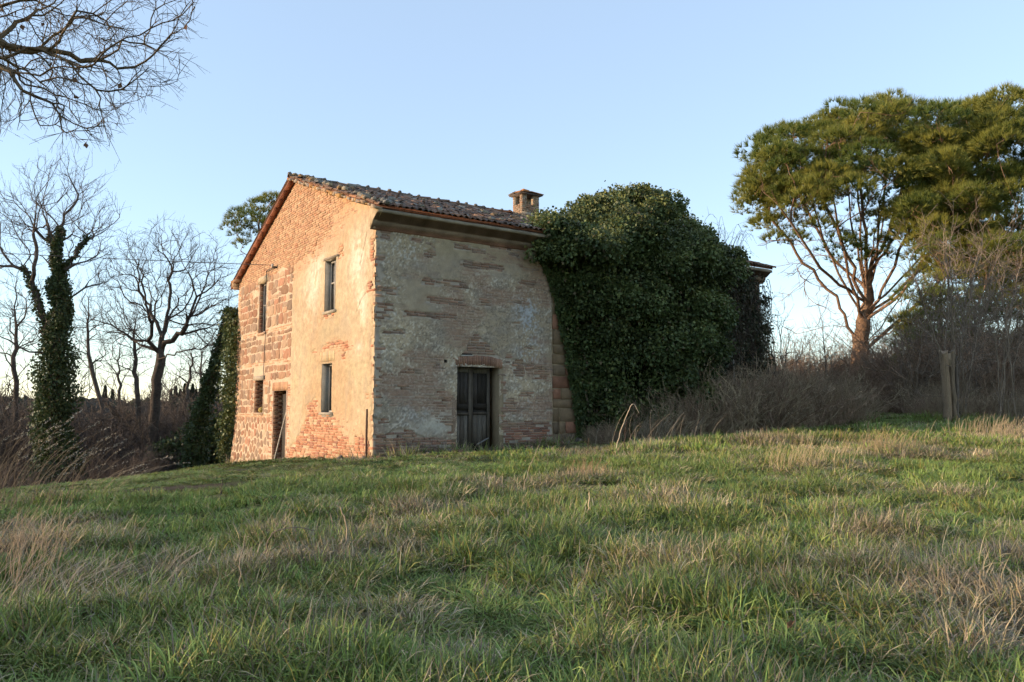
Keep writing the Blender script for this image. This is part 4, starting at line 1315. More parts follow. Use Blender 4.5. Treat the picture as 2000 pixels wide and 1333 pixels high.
def make_ivy():
    r = rngf(101)
    root = empty('ivy', from_house(7.6, -.4, .5), HANG)
    tag(root, 'huge dark green ivy swallowing the middle of the farmhouse and its roof', 'ivy')
    off = np.array([7.6, -.4, .5])
    poly = [(4.4, 6.0), (4.5, 5.75), (5.0, 5.5), (5.3, 5.0), (5.55, 4.3), (5.95, 3.1), (6.2, 1.8), (6.4, .5), (6.6, .0), (9.2, .1), (9.9, 1.6), (10.4, 3.0), (10.9, 4.2), (11.3, 5.2), (11.5, 5.9), (10, 6.3), (5, 6.3)]
    C, Rr, Br = [], [], []
    while len(C) < 400:
        s, z = r.uniform(3.9, 12.2), r.uniform(0, 6.3)
        if not inpoly(np.array(s), np.array(z), poly): continue
        left = s - np.interp(z, [0, .5, 1.8, 3.1, 4.3, 5.0, 5.35, 5.6], [6.5, 6.4, 6.2, 5.95, 5.6, 5.3, 5.0, 4.4])
        lump_ = fbm(np.array(s * 1.15), np.array(z * 1.45), 7, 2) - .5
        dep = .12 + 1.0 * sstep(0, 2.0, left) * (1 - .6 * sstep(9.5, 12, s)) + 2.9 * lump_ * sstep(.3, 1.6, left)
        dep = min(dep, 1.75)
        if left > 1.2 and lump_ < -.12 and r.random() < .85: continue
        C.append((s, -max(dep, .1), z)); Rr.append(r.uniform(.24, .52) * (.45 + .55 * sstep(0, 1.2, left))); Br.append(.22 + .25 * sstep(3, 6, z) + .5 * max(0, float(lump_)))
    tp_s = [4.2, 5.4, 6.2, 7.0, 7.6, 8.5, 9.1, 9.8, 10.4, 11.2, 11.9, 12.6, 13.3]
    tp_z = [6.25, 6.55, 6.9, 7.05, 7.25, 7.95, 8.05, 8.2, 8.1, 7.9, 7.3, 6.9, 6.3]
    for _ in range(300):
        s = r.uniform(4.7, 13.0); t = r.uniform(-.8, 2.4)
        sp_ = s + .95 * max(0, 1 - t) * sstep(7, 10, s)
        if sp_ > 13.2: continue
        rz = 8.05 - .35 * (APEX - t) + .1
        zt = np.interp(sp_, tp_s, tp_z) - .25 + .12 * (t - 1) * (t > 1) - .32 * max(0, 1 - t) + 1.1 * (fbm(np.array(s * 1.5), np.array(t * 1.5), 4, 2) - .5)
        if s < 5.8 and t > .8: continue
        z = zt if r.random() < .7 else r.uniform(min(rz, zt), zt)
        if t < -.3 and r.random() < .5: z = r.uniform(5.6, max(zt, 5.7))
        C.append((s, t, z)); Rr.append(r.uniform(.2, .44)); Br.append(.8)
    C, Rr, Br = np.array(C), np.array(Rr), np.array(Br)
    P, D, B = [], [], []; tint = []
    for c, rr, b in zip(C, Rr, Br):
        n = int(290 * (rr / .34) ** 1.6)
        d = sph(r, n); d = d + np.array([0, -.35, .25]); d /= np.linalg.norm(d, axis=1, keepdims=True)
        q = c + d * rr * (r.uniform(.5, 1.12, (n, 1)) + (r.random((n, 1)) < .05) * .35) * np.array([1.1, 1.0, .85])
        tint.append(np.full(n, r.uniform(.62, 1.45)))
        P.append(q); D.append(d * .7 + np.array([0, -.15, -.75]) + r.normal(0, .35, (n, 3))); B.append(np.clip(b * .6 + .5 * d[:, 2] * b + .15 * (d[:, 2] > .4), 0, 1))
    # loose shoots hanging out of the mass
    for _ in range(170):
        s = r.uniform(6.3, 11.5); z = r.uniform(.8, 6.0); n = int(r.integers(6, 16)); l = r.uniform(.3, .9); k = np.linspace(0, 1, n)
        dep = 1.0 * (1 - .5 * sstep(9.5, 12, s)) + r.uniform(0, .35)
        P.append(np.stack([s + k * r.normal(0, .25) + r.normal(0, .03, n), -dep - .25 * np.sin(k * 2.2), z - k * l + r.normal(0, .03, n)], 1)); D.append(r.normal(0, .5, (n, 3)) + np.array([0, -.3, -.6])); B.append(np.full(n, .55))
    # close, flat ivy feeling its way over the plaster at the left edge
    n = 5200
    z = r.uniform(0, 5.5, n); ed = np.interp(z, [0, .5, 1.8, 3.1, 4.3, 5.0, 5.4], [6.3, 6.22, 5.98, 5.72, 5.36, 5.1, 4.8])
    s = ed + np.abs(r.normal(0, .42, n)) + .14 * (fbm(z * 2.2, z * 0, 91, 3) - .5)
    P.append(np.stack([s, -.05 - .15 * r.random(n) * np.clip(s - ed, 0, 1), z], 1)); D.append(np.stack([r.normal(0, .5, n), -.25 + r.normal(0, .15, n), -.6 + r.normal(0, .4, n)], 1)); B.append(np.full(n, .12))
    # flowering shoots standing up along the crest
    n = 900
    s = r.uniform(6.0, 11.6, n); t = r.uniform(-.3, 1.6, n)
    P.append(np.stack([s, t, np.interp(s + .95 * np.clip(1 - t, 0, 2) * sstep(7, 10, s), tp_s, tp_z) - .32 * np.clip(1 - t, 0, 2) + np.abs(r.normal(0, .17, n)) - .08], 1)); D.append(r.normal(0, .5, (n, 3)) + np.array([0, 0, .4])); B.append(np.full(n, .6))
    P, D, B = np.concatenate(P), np.concatenate(D), np.concatenate(B)
    tint = np.concatenate(tint); tint = np.concatenate([tint, np.ones(len(P) - len(tint))])
    inside = (P[:, 1] > -.02) & (P[:, 2] < 8.05 - .35 * (APEX - P[:, 1]) + .1)
    P, D, B, tint = P[~inside], D[~inside], B[~inside], tint[~inside]
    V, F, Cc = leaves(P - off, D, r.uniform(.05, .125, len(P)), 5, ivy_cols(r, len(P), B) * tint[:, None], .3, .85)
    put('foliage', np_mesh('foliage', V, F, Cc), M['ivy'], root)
    ch = []
    for k in range(26):
        s0 = r.uniform(6.4, 10); z = np.linspace(-.6, r.uniform(3, 5.6), 9)
        ch.append((np.stack([s0 + np.cumsum(r.normal(.02, .12, 9)), -.06 - .3 * r.random(9), z], 1) - off, np.linspace(.05, .012, 9)))
    put('stem', tube_mesh('stem', ch, lambda v, q: np.tile((.10, .075, .055), (len(v), 1))), M['bark'], root)
make_ivy()

def make_corner_ivy():
    r = rngf(111); n = 5200
    root = empty('ivy', from_house(-.1, GW + .1, -.6), HANG)
    tag(root, 'narrow curtain of ivy climbing the far left corner of the farmhouse', 'ivy')
    z = r.beta(1.6, 1.2, n) * 5.6 - .8
    w = .10 + .5 * sstep(-.6, 2.4, z) * sstep(5.0, 3.8, z)
    P = np.stack([-.06 + r.normal(0, .16, n), GW + .12 + r.normal(0, 1, n) * w * .55 + .12, z], 1)
    P[:, 0] -= .35 * sstep(1.5, -1.2, z) * .6
    inside = (P[:, 0] > -.015) & (P[:, 1] < GW + .01); P = P[~inside]
    D = r.normal(0, .5, (len(P), 3)) + np.array([-.35, -.1, -.6])
    V, F, C = leaves(P - np.array([-.1, GW + .1, -.6]), D, r.uniform(.08, .13, len(P)), 6, ivy_cols(r, len(P), np.full(len(P), .5)))
    put('foliage', np_mesh('foliage', V, F, C), M['ivy'], root)
make_corner_ivy()

def make_dry_vine():
    r = rngf(121)
    off = np.array([12.4, -.3, .6])
    root = empty('climbing_vine', from_house(*off), HANG)
    tag(root, 'grey brown leafless vines hanging over the right end of the farmhouse', 'vine')
    ch = []
    for k in range(720):
        s = r.uniform(9.4, 14.75); z0 = r.uniform(2.2, 6.0) if s < 14 else r.uniform(1.5, 5.6)
        dep = r.uniform(.04, .55) * (1 - .6 * sstep(13, 14.6, s)) + .5 * sstep(12, 9.5, s)
        n = 8; l = r.uniform(.8, 2.8)
        x = s + np.cumsum(r.normal(0, .07, n)); y = -dep - np.cumsum(r.normal(.01, .035, n)); z = z0 - np.linspace(0, l, n) + .12 * np.sin(np.linspace(0, 3, n) + r.uniform(0, 6))
        if k % 5 == 0: z = z0 - np.abs(np.linspace(-1, 1, n)) * l * .5; x = s + np.linspace(-.5, .5, n) * r.uniform(.5, 1.6)
        z = np.maximum(z, .2)
        ch.append((np.stack([x, y, z], 1) - off, np.linspace(.012, .004, n) * r.uniform(.6, 1.3)))
    for k in range(40):                                   # shoots arching above the eaves
        s = r.uniform(11.0, 13.4); n = 7; k_ = np.linspace(0, 1, n); l = r.uniform(.4, 1.2)
        ch.append((np.stack([s + k_ * l * r.uniform(-.3, .9), -.1 + r.normal(0, .2) - k_ * .2, 6.0 + r.uniform(0, .7) + np.sin(k_ * 2.6) * l * .7], 1) - off, np.linspace(.008, .003, n)))
    tw = twigs([(p, q) for p, q in ch], 5, 1.6, (.1, .4), .02, .003, 0, .3)
    col = lambda v, q: lerp((.085, .065, .052), (.15, .12, .10), vnoise(v[:, 0] * 2, v[:, 2] * 2, 4)[:, None])
    put('stem', tube_mesh('stem', ch + tw, col), M['twig'], root)
    n = 11000
    s = np.concatenate([r.uniform(9.2, 14.6, n)]); z = r.uniform(.9, 5.7, n); y = -.05 - np.abs(r.normal(0, .25, n)) - .55 * sstep(12, 9.5, s)
    keep = r.random(n) < (.95 - .35 * sstep(9.5, 12, s)) * (.55 + .9 * (fbm(s * 1.2, z * 1.2, 17, 3) - .3))
    P = np.stack([s, y, z], 1)[keep]; D = r.normal(0, .5, (len(P), 3)) + np.array([0, -.1, -.7])
    Pc, Dc = [P], [D]
    for _ in range(150):
        s_ = r.uniform(10.6, 14.3); z_ = r.uniform(1.2, 5.75) if s_ < 13.6 else r.uniform(1.5, 5.0); m = int(r.integers(50, 120)); q_ = r.uniform(.18, .38)
        d = sph(r, m); Pc.append(np.array([s_, -.12 - .55 * sstep(13.5, 10.5, s_) - r.uniform(0, .25), z_]) + d * q_ * r.uniform(.4, 1.1, (m, 1))); Dc.append(d * .5 + np.array([0, -.2, -.7]) + r.normal(0, .35, (m, 3)))
    P, D = np.concatenate(Pc), np.concatenate(Dc)
    ok_ = P[:, 1] < -.03; P, D = P[ok_], D[ok_]
    c = lerp((.032, .046, .020), (.11, .088, .05), (r.random(len(P)) ** 1.3)[:, None])
    V, F, C = leaves(P - off, D, r.uniform(.06, .12, len(P)), 7, c)
    put('foliage', np_mesh('foliage', V, F, C), M['ivy'], root)
    # gnarled pale stem low on the wall
    P = np.array([[11.6, -.8, 1.2], [11.8, -.85, 1.7], [12.05, -.8, 2.1], [12.15, -.7, 2.7], [12.0, -.6, 3.2]]) - off
    put('stem', tube_mesh('stem', [(P, np.array([.04, .035, .03, .025, .02]))], lambda v, q: np.tile((.26, .23, .19), (len(v), 1))), M['bark'], root)
make_dry_vine()

# ------------------------------------------------------------------ trees
def gz(x, y): return float(ground(np.array(x), np.array(y)))
BARK = lambda a, b: (lambda v, q: lerp(a, b, vnoise(v[:, 0] * 3 + v[:, 1] * 2, v[:, 2] * 2.2, 8)[:, None]))
def trunk_line(p, n=8, wig=.05, seed=0):
    """smooth polyline through control points"""
    r = rngf(seed); p = np.asarray(p, float); out = []
    tang = np.gradient(p, axis=0)
    for i in range(len(p) - 1): out.append(hermite(p[i], tang[i], p[i + 1], tang[i + 1], n)[:-1])
    out = np.concatenate(out + [p[-1:]]); out[1:-1] += r.normal(0, wig, (len(out) - 2, 3))
    return out

def ellip(r, n, c, rad, lo=.45, zmin=-1.0, power=.5):
    out = []
    while len(out) < n:
        d = sph(r, 1)[0]
        if d[2] < zmin: continue
        f = lo + (1 - lo) * r.random() ** power
        out.append(np.array(c) + d * f * np.array(rad))
    return np.array(out)

def bare_tree(name, label, base, trunks, attr, seed, r_trunk, cat='tree', group=None, bark=((.075, .058, .045), (.12, .095, .075)), tw=3.0, twl=(.25, .7), rt=.005, alpha=.32, up=.25, wig=.08, sub=1, maxn=7000, seg=.4, droop=0, k=.42, min_node=0):
    base = np.array(base, float)
    ch = grow(trunks, attr, seed, alpha, seg, wig, rt * 1.6, k, up, r_trunk, min_node)
    t = twigs(ch, seed + 1, tw, twl, .03, rt, up, droop, .8, maxn, sub)
    root = empty(name, base)
    tag(root, label, cat, group)
    nt = len(trunks)
    put('trunk', tube_mesh('trunk', [(p - base, q) for p, q in ch[:nt]], BARK(*bark)), M['bark'], root)
    put('crown', tube_mesh('crown', [(p - base, q) for p, q in ch[nt:] + t], BARK(*bark)), M['bark'], root)
    return root, ch

def trunk_ivy(root, chains, base, seed, n, rad, z0, z1, name='ivy_cover', col_b=.15):
    """ivy wrapped round the limbs of a tree"""
    r = rngf(seed); P = []
    segs = []
    for p, q in chains:
        for i in range(len(p) - 1):
            if z0 < p[i][2] < z1 and q[i] > .018: segs.append((p[i], p[i + 1], q[i]))
    if not segs: return
    w = np.array([np.linalg.norm(b - a) * (c + .1) for a, b, c in segs]); w /= w.sum()
    for i in r.choice(len(segs), n, p=w):
        a, b, c = segs[i]; f = r.random()
        d = sph(r, 1)[0]
        zz = (a[2] * (1 - f) + b[2] * f - z0) / (z1 - z0)
        lump_ = .25 + 1.5 * vnoise(np.array(a[2] * 1.6 + a[0] + f), np.array(math.atan2(d[1], d[0]) * 1.2 + seed), 5)
        P.append(a * (1 - f) + b * f + d * (c + rad * (1 - .88 * zz) * lump_ * r.uniform(.35, 1)) * np.array([1, 1, .7]))
    P = np.array(P)
    D = r.normal(0, .5, (n, 3)) + np.array([-.1, -.2, -.6])
    V, F, C = leaves(P - base, D, r.uniform(.07, .13, n), seed, ivy_cols(r, n, np.full(n, col_b)) * .8)
    put(name, np_mesh(name, V, F, C), M['ivy'], root)

def px(x, y, Y):
    """world point on the line of sight of photograph pixel (x, y) at distance Y"""
    f = 1554.; p = math.atan(134 / f); cp, sp = math.cos(p), math.sin(p)
    b = -(y - 666.5) / f; d = np.array([(x - 1000.) / f, cp - b * sp, sp + b * cp])
    return np.array([0, 0, EYE]) + d * (Y / d[1])

# ivy-clad tree at the far left
def tree_ivy():
    r = rngf(201); Y = 30.0
    b = px(112, 900, Y); b[2] = gz(b[0], Y) - .2
    t1 = trunk_line([b, px(108, 760, Y), px(118, 600, Y), px(112, 500, Y - .2), px(125, 420, Y)], 6, .04, 1)
    t2 = trunk_line([px(112, 720, Y), px(75, 590, Y - .4), px(45, 520, Y - .6)], 5, .04, 2)
    t3 = trunk_line([px(116, 560, Y), px(100, 470, Y + .3), px(85, 420, Y + .5)], 5, .03, 3)
    t4 = trunk_line([px(118, 540, Y), px(150, 490, Y + .2), px(175, 455, Y)], 5, .03, 3)
    A = np.concatenate([ellip(r, 330, px(115, 430, Y), (2.3, 2.2, 2.6), .3, -.5), ellip(r, 140, px(25, 480, Y - .5), (1.7, 1.5, 1.9), .3, -.7), ellip(r, 60, px(185, 500, Y), (1.0, 1.2, 1.4), .3),
                        ellip(r, 70, px(30, 640, Y - .5), (1.9, 1.5, 1.3), .3)])
    root, ch = bare_tree('ivy_clad_tree', 'tall bare tree wrapped in dark ivy at the left edge', b, [t1, t2, t3, t4], A, 11, .30, bark=((.07, .055, .045), (.11, .09, .075)), tw=3.6, twl=(.3, .9), rt=.0045, up=.5, maxn=9000)
    trunk_ivy(root, ch[:1], b, 31, 26000, 1.0, -5, px(112, 455, Y)[2])
    trunk_ivy(root, ch[1:4], b, 32, 2600, .26, -5, px(112, 460, Y)[2])
tree_ivy()

# the open oak
def tree_oak():
    r = rngf(211); Y = 34.0
    b = px(293, 905, Y); b[2] = gz(b[0], Y) - .2
    t1 = trunk_line([b, px(302, 800, Y), px(312, 700, Y), px(318, 650, Y)], 6, .02, 1)
    t2 = trunk_line([px(312, 695, Y), px(330, 600, Y + .3), px(335, 520, Y + .4)], 6, .05, 2)
    t3 = trunk_line([px(312, 690, Y), px(250, 655, Y - .3), px(185, 625, Y - .2)], 6, .06, 3)
    t4 = trunk_line([px(316, 680, Y), px(360, 640, Y - .3), px(395, 570, Y - .2)], 6, .06, 4)
    t5 = trunk_line([px(306, 705, Y), px(355, 685, Y - .8), px(430, 672, Y - .8)], 6, .06, 5)
    t6 = trunk_line([px(316, 660, Y), px(290, 600, Y + .4), px(262, 540, Y + .5)], 6, .05, 6)
    A = np.concatenate([ellip(r, 1000, px(333, 570, Y), (3.15, 2.9, 3.2), .35, -.75, .55), ellip(r, 90, px(215, 640, Y), (1.6, 1.5, 1.0), .2), ellip(r, 70, px(420, 655, Y), (1.1, 1.2, .9), .2)])
    bare_tree('oak_tree', 'bare wide crowned oak standing between the ivy clad tree and the gable', b, [t1, t2, t3, t4, t5, t6], A, 12, .21, bark=((.06, .047, .038), (.10, .08, .065)), tw=4.5, twl=(.2, .6), rt=.0042, up=.2, maxn=13000, wig=.14)
tree_oak()

def tree_lean():
    r = rngf(221); Y = 31.0
    b = px(372, 918, Y); b[2] = gz(b[0], Y) - .2
    t1 = trunk_line([b, px(385, 840, Y), px(405, 760, Y), px(432, 670, Y), px(446, 600, Y)], 6, .03, 1)
    t2 = trunk_line([px(388, 860, Y), px(372, 790, Y), px(362, 740, Y)], 6, .03, 1)
    A = ellip(r, 90, px(440, 640, Y), (1.1, 1.2, 1.5), .2)
    root, ch = bare_tree('leaning_tree', 'thin leaning tree smothered in ivy beside the gable', b, [t1, t2], A, 13, .14, tw=3, rt=.005, maxn=2000, k=.4)
    trunk_ivy(root, ch[:1], b, 33, 9500, .6, -4, px(446, 590, Y)[2])
tree_lean()

def slim(name_seed, x0, x1, ytop, Y, label, n=150, w=1.2, rt=.11):
    r = rngf(name_seed)
    b = px(x0, 915, Y); b[2] = gz(b[0], Y) - .2
    t1 = trunk_line([b, px(x0 * .6 + x1 * .4 + 4, 800, Y), px(x1, (ytop + 800) / 2, Y), px(x1 + 3, ytop + 25, Y)], 6, .05, name_seed)
    A = ellip(r, n, px(x1, (ytop * 1.35 + 800) / 2.35, Y), (w, w, (800 - ytop) / 1560 * Y * .52), .2, -.6)
    bare_tree('slim_tree', label, b, [t1], A, name_seed, rt, tw=2.6, rt=.005, maxn=2200, up=.35)
slim(231, 268, 262, 600, 37, 'slender bare tree rising left of the wide oak trunk', 140, 1.3)
slim(232, 205, 170, 560, 40, 'thin bare tree in the wood between ivy clad tree and oak', 160, 1.6)
slim(233, 20, 30, 520, 36, 'bare young tree at the very left edge of the picture', 170, 1.7)
slim(234, 430, 452, 690, 40, 'bare sapling half hidden behind the left gable corner', 90, 1.0, .08)
slim(235, 345, 372, 660, 44, 'thin bare trunk close behind the oak to its right', 120, 1.4, .1)

slim(236, 140, 128, 640, 46, 'thin far trunk glimpsed right of the ivy clad tree', 120, 1.6, .1)
slim(237, 225, 232, 650, 50, 'slight bare tree far back left of the oak', 120, 1.6, .1)
slim(238, 400, 392, 640, 52, 'slight bare tree far back right of the oak', 140, 1.8, .1)

# the overhanging tree beside the camera, its branches in the top left corner
def tree_over():
    r = rngf(241)
    b = np.array([-11.5, 6.2, 0.]); b[2] = gz(b[0], b[1]) - .2
    Y = 9.5
    t1 = trunk_line([b, b + [.2, .1, 2.5], b + [.5, .3, 5.0], b + [.9, .4, 8.0], b + [1.2, .6, 11]], 6, .05, 1)
    t2 = trunk_line([b + [.4, .25, 4.6], px(-260, -60, Y), px(-60, 30, Y), px(40, 95, Y), px(115, 150, Y - .3)], 6, .04, 2)
    t3 = trunk_line([b + [.55, .35, 5.4], px(-180, -160, Y + .5), px(-20, -30, Y + .6), px(105, 15, Y + .7), px(190, 70, Y + .8), px(280, 130, Y + 1.0)], 6, .04, 3)
    t4 = trunk_line([b + [.4, .2, 4.8], px(-220, 40, Y - .8), px(-60, 90, Y - .8), px(25, 150, Y - .9)], 6, .04, 4)
    t5 = trunk_line([b + [.7, .4, 7], px(-120, -300, Y + 1), px(60, -180, Y + 1.4), px(200, -60, Y + 1.6), px(300, 10, Y + 1.6)], 6, .04, 5)
    A = []
    edge_x = [-40, 0, 60, 120, 200, 240, 300, 350, 385]; edge_y = [285, 270, 265, 285, 300, 270, 180, 165, 40]
    while len(A) < 760:
        x, y = r.uniform(-120, 392), r.uniform(-120, 300)
        lim = np.interp(x, edge_x, edge_y)
        if y > lim * .96: continue
        # thick near the limbs, thin outwards
        dl = abs(y - (20 + .42 * (x + 60))) / 260.
        if r.random() < .55 * dl + .25 * (x > 250): continue
        A.append(px(x, y, Y + r.normal(0, .8)))
    A = np.array(A)
    off = np.concatenate([ellip(r, 170, (-11, 7, 8.5), (4.6, 5, 4.2), .4, -.3), ellip(r, 60, (-14, 4, 7.5), (3.5, 4, 3.5), .4)])
    ok = [not (abs((p[0]) / p[1]) < .645 and p[1] > 0) for p in off]
    A = np.concatenate([A, off[ok]])
    root, ch = bare_tree('overhanging_oak', 'bare lichened oak branches reaching into the top left corner', b, [t1, t2, t3, t4, t5], A, 14, .13, bark=((.085, .062, .04), (.15, .105, .06)), tw=7.5, twl=(.10, .36), rt=.0024, up=-.12, droop=.35, maxn=15000, seg=.16, wig=.10, alpha=.2, sub=1, k=.40)
    # a few brown leaves still hanging
    tips = np.array([p[-1] for p, q in ch[5:]]); vis = tips[r.choice(len(tips), 34, replace=False)]
    V, F, C = leaves(vis - b, r.normal(0, .4, (34, 3)) + np.array([0, 0, -.8]), r.uniform(.05, .085, 34), 3, np.tile((.13, .065, .035), (34, 1)))
    put('dead_leaves', np_mesh('dead_leaves', V, F, C), M['dry'], root)
tree_over()

# umbrella pines
def needle_clumps(root, base, C, R_, seed, tufts=34, needles=18, length=(.26, .42), lit=.5, name='crown', width=.022):
    r = rngf(seed); P, D, K = [], [], []
    for c, q in zip(C, R_):
        n = int(tufts * (q / .9) ** 1.5)
        d = sph(r, n); d[:, 2] = np.abs(d[:, 2]) * .9 - .25
        f = r.uniform(.3, 1.0, (n, 1)) ** .35
        P.append(c + d * f * q * np.array([1.05, 1.05, .85])); D.append(d * .8 + np.array([0, 0, .75]) + r.normal(0, .25, (n, 3))); K.append(np.full(n, r.random()))
    P, D, K = np.concatenate(P), np.concatenate(D), np.concatenate(K)
    D /= np.linalg.norm(D, axis=1, keepdims=True)
    n = len(P); m = needles
    e = sph(r, n * m).reshape(n, m, 3) * .62 + D[:, None] * 1.0
    e /= np.linalg.norm(e, axis=2, keepdims=True)
    L = r.uniform(*length, (n, m, 1))
    tip = P[:, None] + e * L
    side = np.cross(e, sph(r, n * m).reshape(n, m, 3)); side /= np.linalg.norm(side, axis=2, keepdims=True) + 1e-9
    a = P[:, None] + side * width * .5; b = P[:, None] - side * width * .5
    V = np.stack([a, b, tip], 2).reshape(-1, 3) - base
    F = np.arange(len(V)).reshape(-1, 3)
    col = lerp((.09, .135, .026), (.30, .27, .05), (K[:, None] * .75 + r.random((n, 1)) * .25))
    C3 = np.repeat(col, m * 3, axis=0)
    return put(name, np_mesh(name, V, F, C3), M['needles'], root)

def pine(name, label, base, trunks, C, R_, seed, r_trunk, tufts=34, extra=None, needles=18, tw=1.6, alpha=.25, group=None, min_node=4, length=(.26, .42), width=.022):
    r = rngf(seed); base = np.array(base, float)
    A = C if extra is None else np.concatenate([C, extra])
    ch = grow(trunks, A, seed, alpha, .6, .05, .016, .46, .35, r_trunk, min_node)
    t = twigs(ch, seed + 2, tw, (.4, 1.1), .06, .009, .1, .1, .8, 6000, 2)
    root = empty(name, base); tag(root, label, 'tree', group)
    nt = len(trunks)
    bk = BARK((.13, .075, .045), (.30, .185, .115))
    put('trunk', tube_mesh('trunk', [(p - base, q) for p, q in ch[:nt]], bk, .02), M['bark'], root)
    put('limbs', tube_mesh('limbs', [(p - base, q) for p, q in ch[nt:] + t], bk, .05), M['bark'], root)
    needle_clumps(root, base, C, R_, seed + 3, tufts, needles, length, width=width)
    return root

def pine_main():
    r = rngf(251); Y = 42.0
    b = px(1668, 760, Y); b[2] = gz(b[0], Y) - .3
    t1 = trunk_line([b, px(1682, 660, Y), px(1692, 600, Y), px(1700, 520, Y), px(1715, 420, Y), px(1730, 330, Y)], 5, .05, 1)
    t2 = trunk_line([px(1688, 625, Y), px(1760, 545, Y - 1), px(1830, 470, Y - 1.5), px(1890, 400, Y - 2)], 5, .06, 2)
    t3 = trunk_line([px(1690, 610, Y), px(1655, 500, Y - .5), px(1600, 380, Y - 1), px(1560, 310, Y - 1)], 5, .06, 3)
    t4 = trunk_line([px(1676, 690, Y), px(1640, 600, Y + .5), px(1570, 510, Y + .5), px(1500, 420, Y)], 5, .06, 4)
    t5 = trunk_line([px(1694, 590, Y), px(1668, 450, Y + 1), px(1650, 330, Y + 1.5)], 5, .05, 5)
    t6 = trunk_line([px(1680, 670, Y), px(1750, 640, Y - 2), px(1790, 560, Y - 3)], 5, .05, 6)
    fan = []
    for k in range(15):
        y0 = r.uniform(520, 700); p0 = px(np.interp(y0, [520, 600, 660, 700], [1700, 1692, 1682, 1675]), y0, Y)
        xe = r.uniform(1500, 1950); ye = np.interp(abs(xe - 1720), [0, 250], [260, 380]) + r.uniform(0, 60); de = r.uniform(-5, 5)
        e = px(xe, ye, Y + de); m = p0 * .5 + e * .5; m[2] -= .9; m[:2] = p0[:2] * .48 + e[:2] * .52
        fan.append(trunk_line([p0, m, e], 5, .06, 40 + k))
    C = []
    top_x = [1465, 1480, 1500, 1550, 1600, 1650, 1700, 1760, 1800, 1850, 1900, 1950, 2000, 2080]; top_y = [345, 285, 245, 225, 205, 190, 178, 172, 165, 172, 185, 190, 205, 260]
    low_x = [1465, 1490, 1540, 1600, 1650, 1700, 1750, 1800, 1900, 2080]; low_y = [400, 460, 370, 400, 330, 460, 420, 470, 400, 460]
    while len(C) < 260:
        x = r.uniform(1468, 1960); yt = np.interp(x, top_x, top_y); yl = np.interp(x, low_x, low_y)
        f = r.random() ** 1.15
        y = yt + 16 + (yl - yt - 16) * f
        rad = math.sqrt(max(0, 1 - ((x - 1770) / 315) ** 2)) * 7.5
        dy = r.uniform(-1, 1) * rad
        C.append(px(x, y + abs(dy) * 4.5, Y + dy))
    for x, y in [(1490, 400), (1482, 350), (1505, 300), (1530, 440), (1560, 470), (1690, 470), (1660, 500), (1720, 500), (1850, 520), (1800, 500), (1550, 380), (1500, 440), (1640, 480), (1475, 380), (1500, 350), (1520, 400), (1545, 330), (1580, 420), (1515, 470), (1600, 450), (1490, 310), (1770, 470), (1820, 440)]:
        C.append(px(x, y, Y - r.uniform(0, 3)))
    C = np.array(C); Rr = r.uniform(.6, 1.25, len(C))
    dead = np.array([px(x, y, Y + r.normal(0, 2.5)) for x, y in [(1505, 520), (1520, 590), (1560, 560), (1590, 640), (1480, 480), (1545, 650), (1620, 700), (1790, 640), (1770, 700), (1600, 560), (1570, 500), (1640, 540), (1730, 560), (1830, 560), (1850, 620), (1540, 540), (1610, 600), (1575, 430), (1620, 450), (1600, 400), (1700, 430), (1750, 450), (1660, 420), (1530, 330), (1590, 300)]])
    more = []
    while len(more) < 130:
        x, y = r.uniform(1490, 1960), r.uniform(330, 640)
        if y > np.interp(x, [1490, 1600, 1680, 1800, 1960], [480, 600, 640, 600, 560]): continue
        more.append(px(x, y, Y + r.normal(0, 2.8)))
    dead = np.concatenate([dead, np.array(more)])
    root = pine('umbrella_pine', 'big umbrella pine with leaning forked trunk right of the house', b, [t1, t2, t3, t4, t5, t6] + fan, C, Rr, 15, .43, 46, dead, 20, 1.6, .12, None, 6, (.28, .46), .028)
pine_main()

def pine_right():
    r = rngf(261); Y = 40.0
    b = px(2090, 800, Y); b[2] = gz(b[0], Y) - .3
    t1 = trunk_line([b, px(2080, 640, Y), px(2050, 500, Y), px(2030, 360, Y)], 6, .05, 1)
    t2 = trunk_line([px(2082, 660, Y), px(1980, 560, Y - 1), px(1900, 480, Y - 1)], 6, .05, 2)
    C = []
    while len(C) < 270:
        x, y = r.uniform(1740, 2260), r.uniform(190, 600)
        q = ((x - 1995) / 235) ** 2 + ((y - 385) / 190) ** 2
        if q > 1 or (q < .3 and r.random() < .6): continue
        if y > 500 and r.random() < .3: continue
        C.append(px(x, y, Y + r.normal(0, 2.6)))
    C = np.array(C)
    pine('umbrella_pine', 'second pine cut by the right picture edge, low boughs behind the shrubs', b, [t1, t2], C, r.uniform(.7, 1.2, len(C)), 16, .4, 58, None, 18, 1.6, .15, None, 4, (.28, .46), .028)
pine_right()

def conifer_dark():
    r = rngf(266); Y = 36.0
    b = px(1830, 790, Y); b[2] = gz(b[0], Y) - .3
    t1 = trunk_line([b, px(1835, 650, Y), px(1845, 520, Y)], 6, .05, 1)
    C = []
    while len(C) < 190:
        x, y = r.uniform(1755, 2060), r.uniform(470, 790)
        w = np.interp(y, [470, 600, 700, 790], [90, 150, 150, 120])
        if abs(x - 1905) > w * 1.15 or r.random() < .35 * (y < 560): continue
        C.append(px(x, y, Y + r.normal(0, 1.2)))
    C = np.array(C)
    pine('young_pine', 'dark scrubby young pine behind the bare shrubs on the right', b, [t1], C, r.uniform(.5, .9, len(C)), 18, .16, 44, None, 16, 3.0, min_node=1)
conifer_dark()

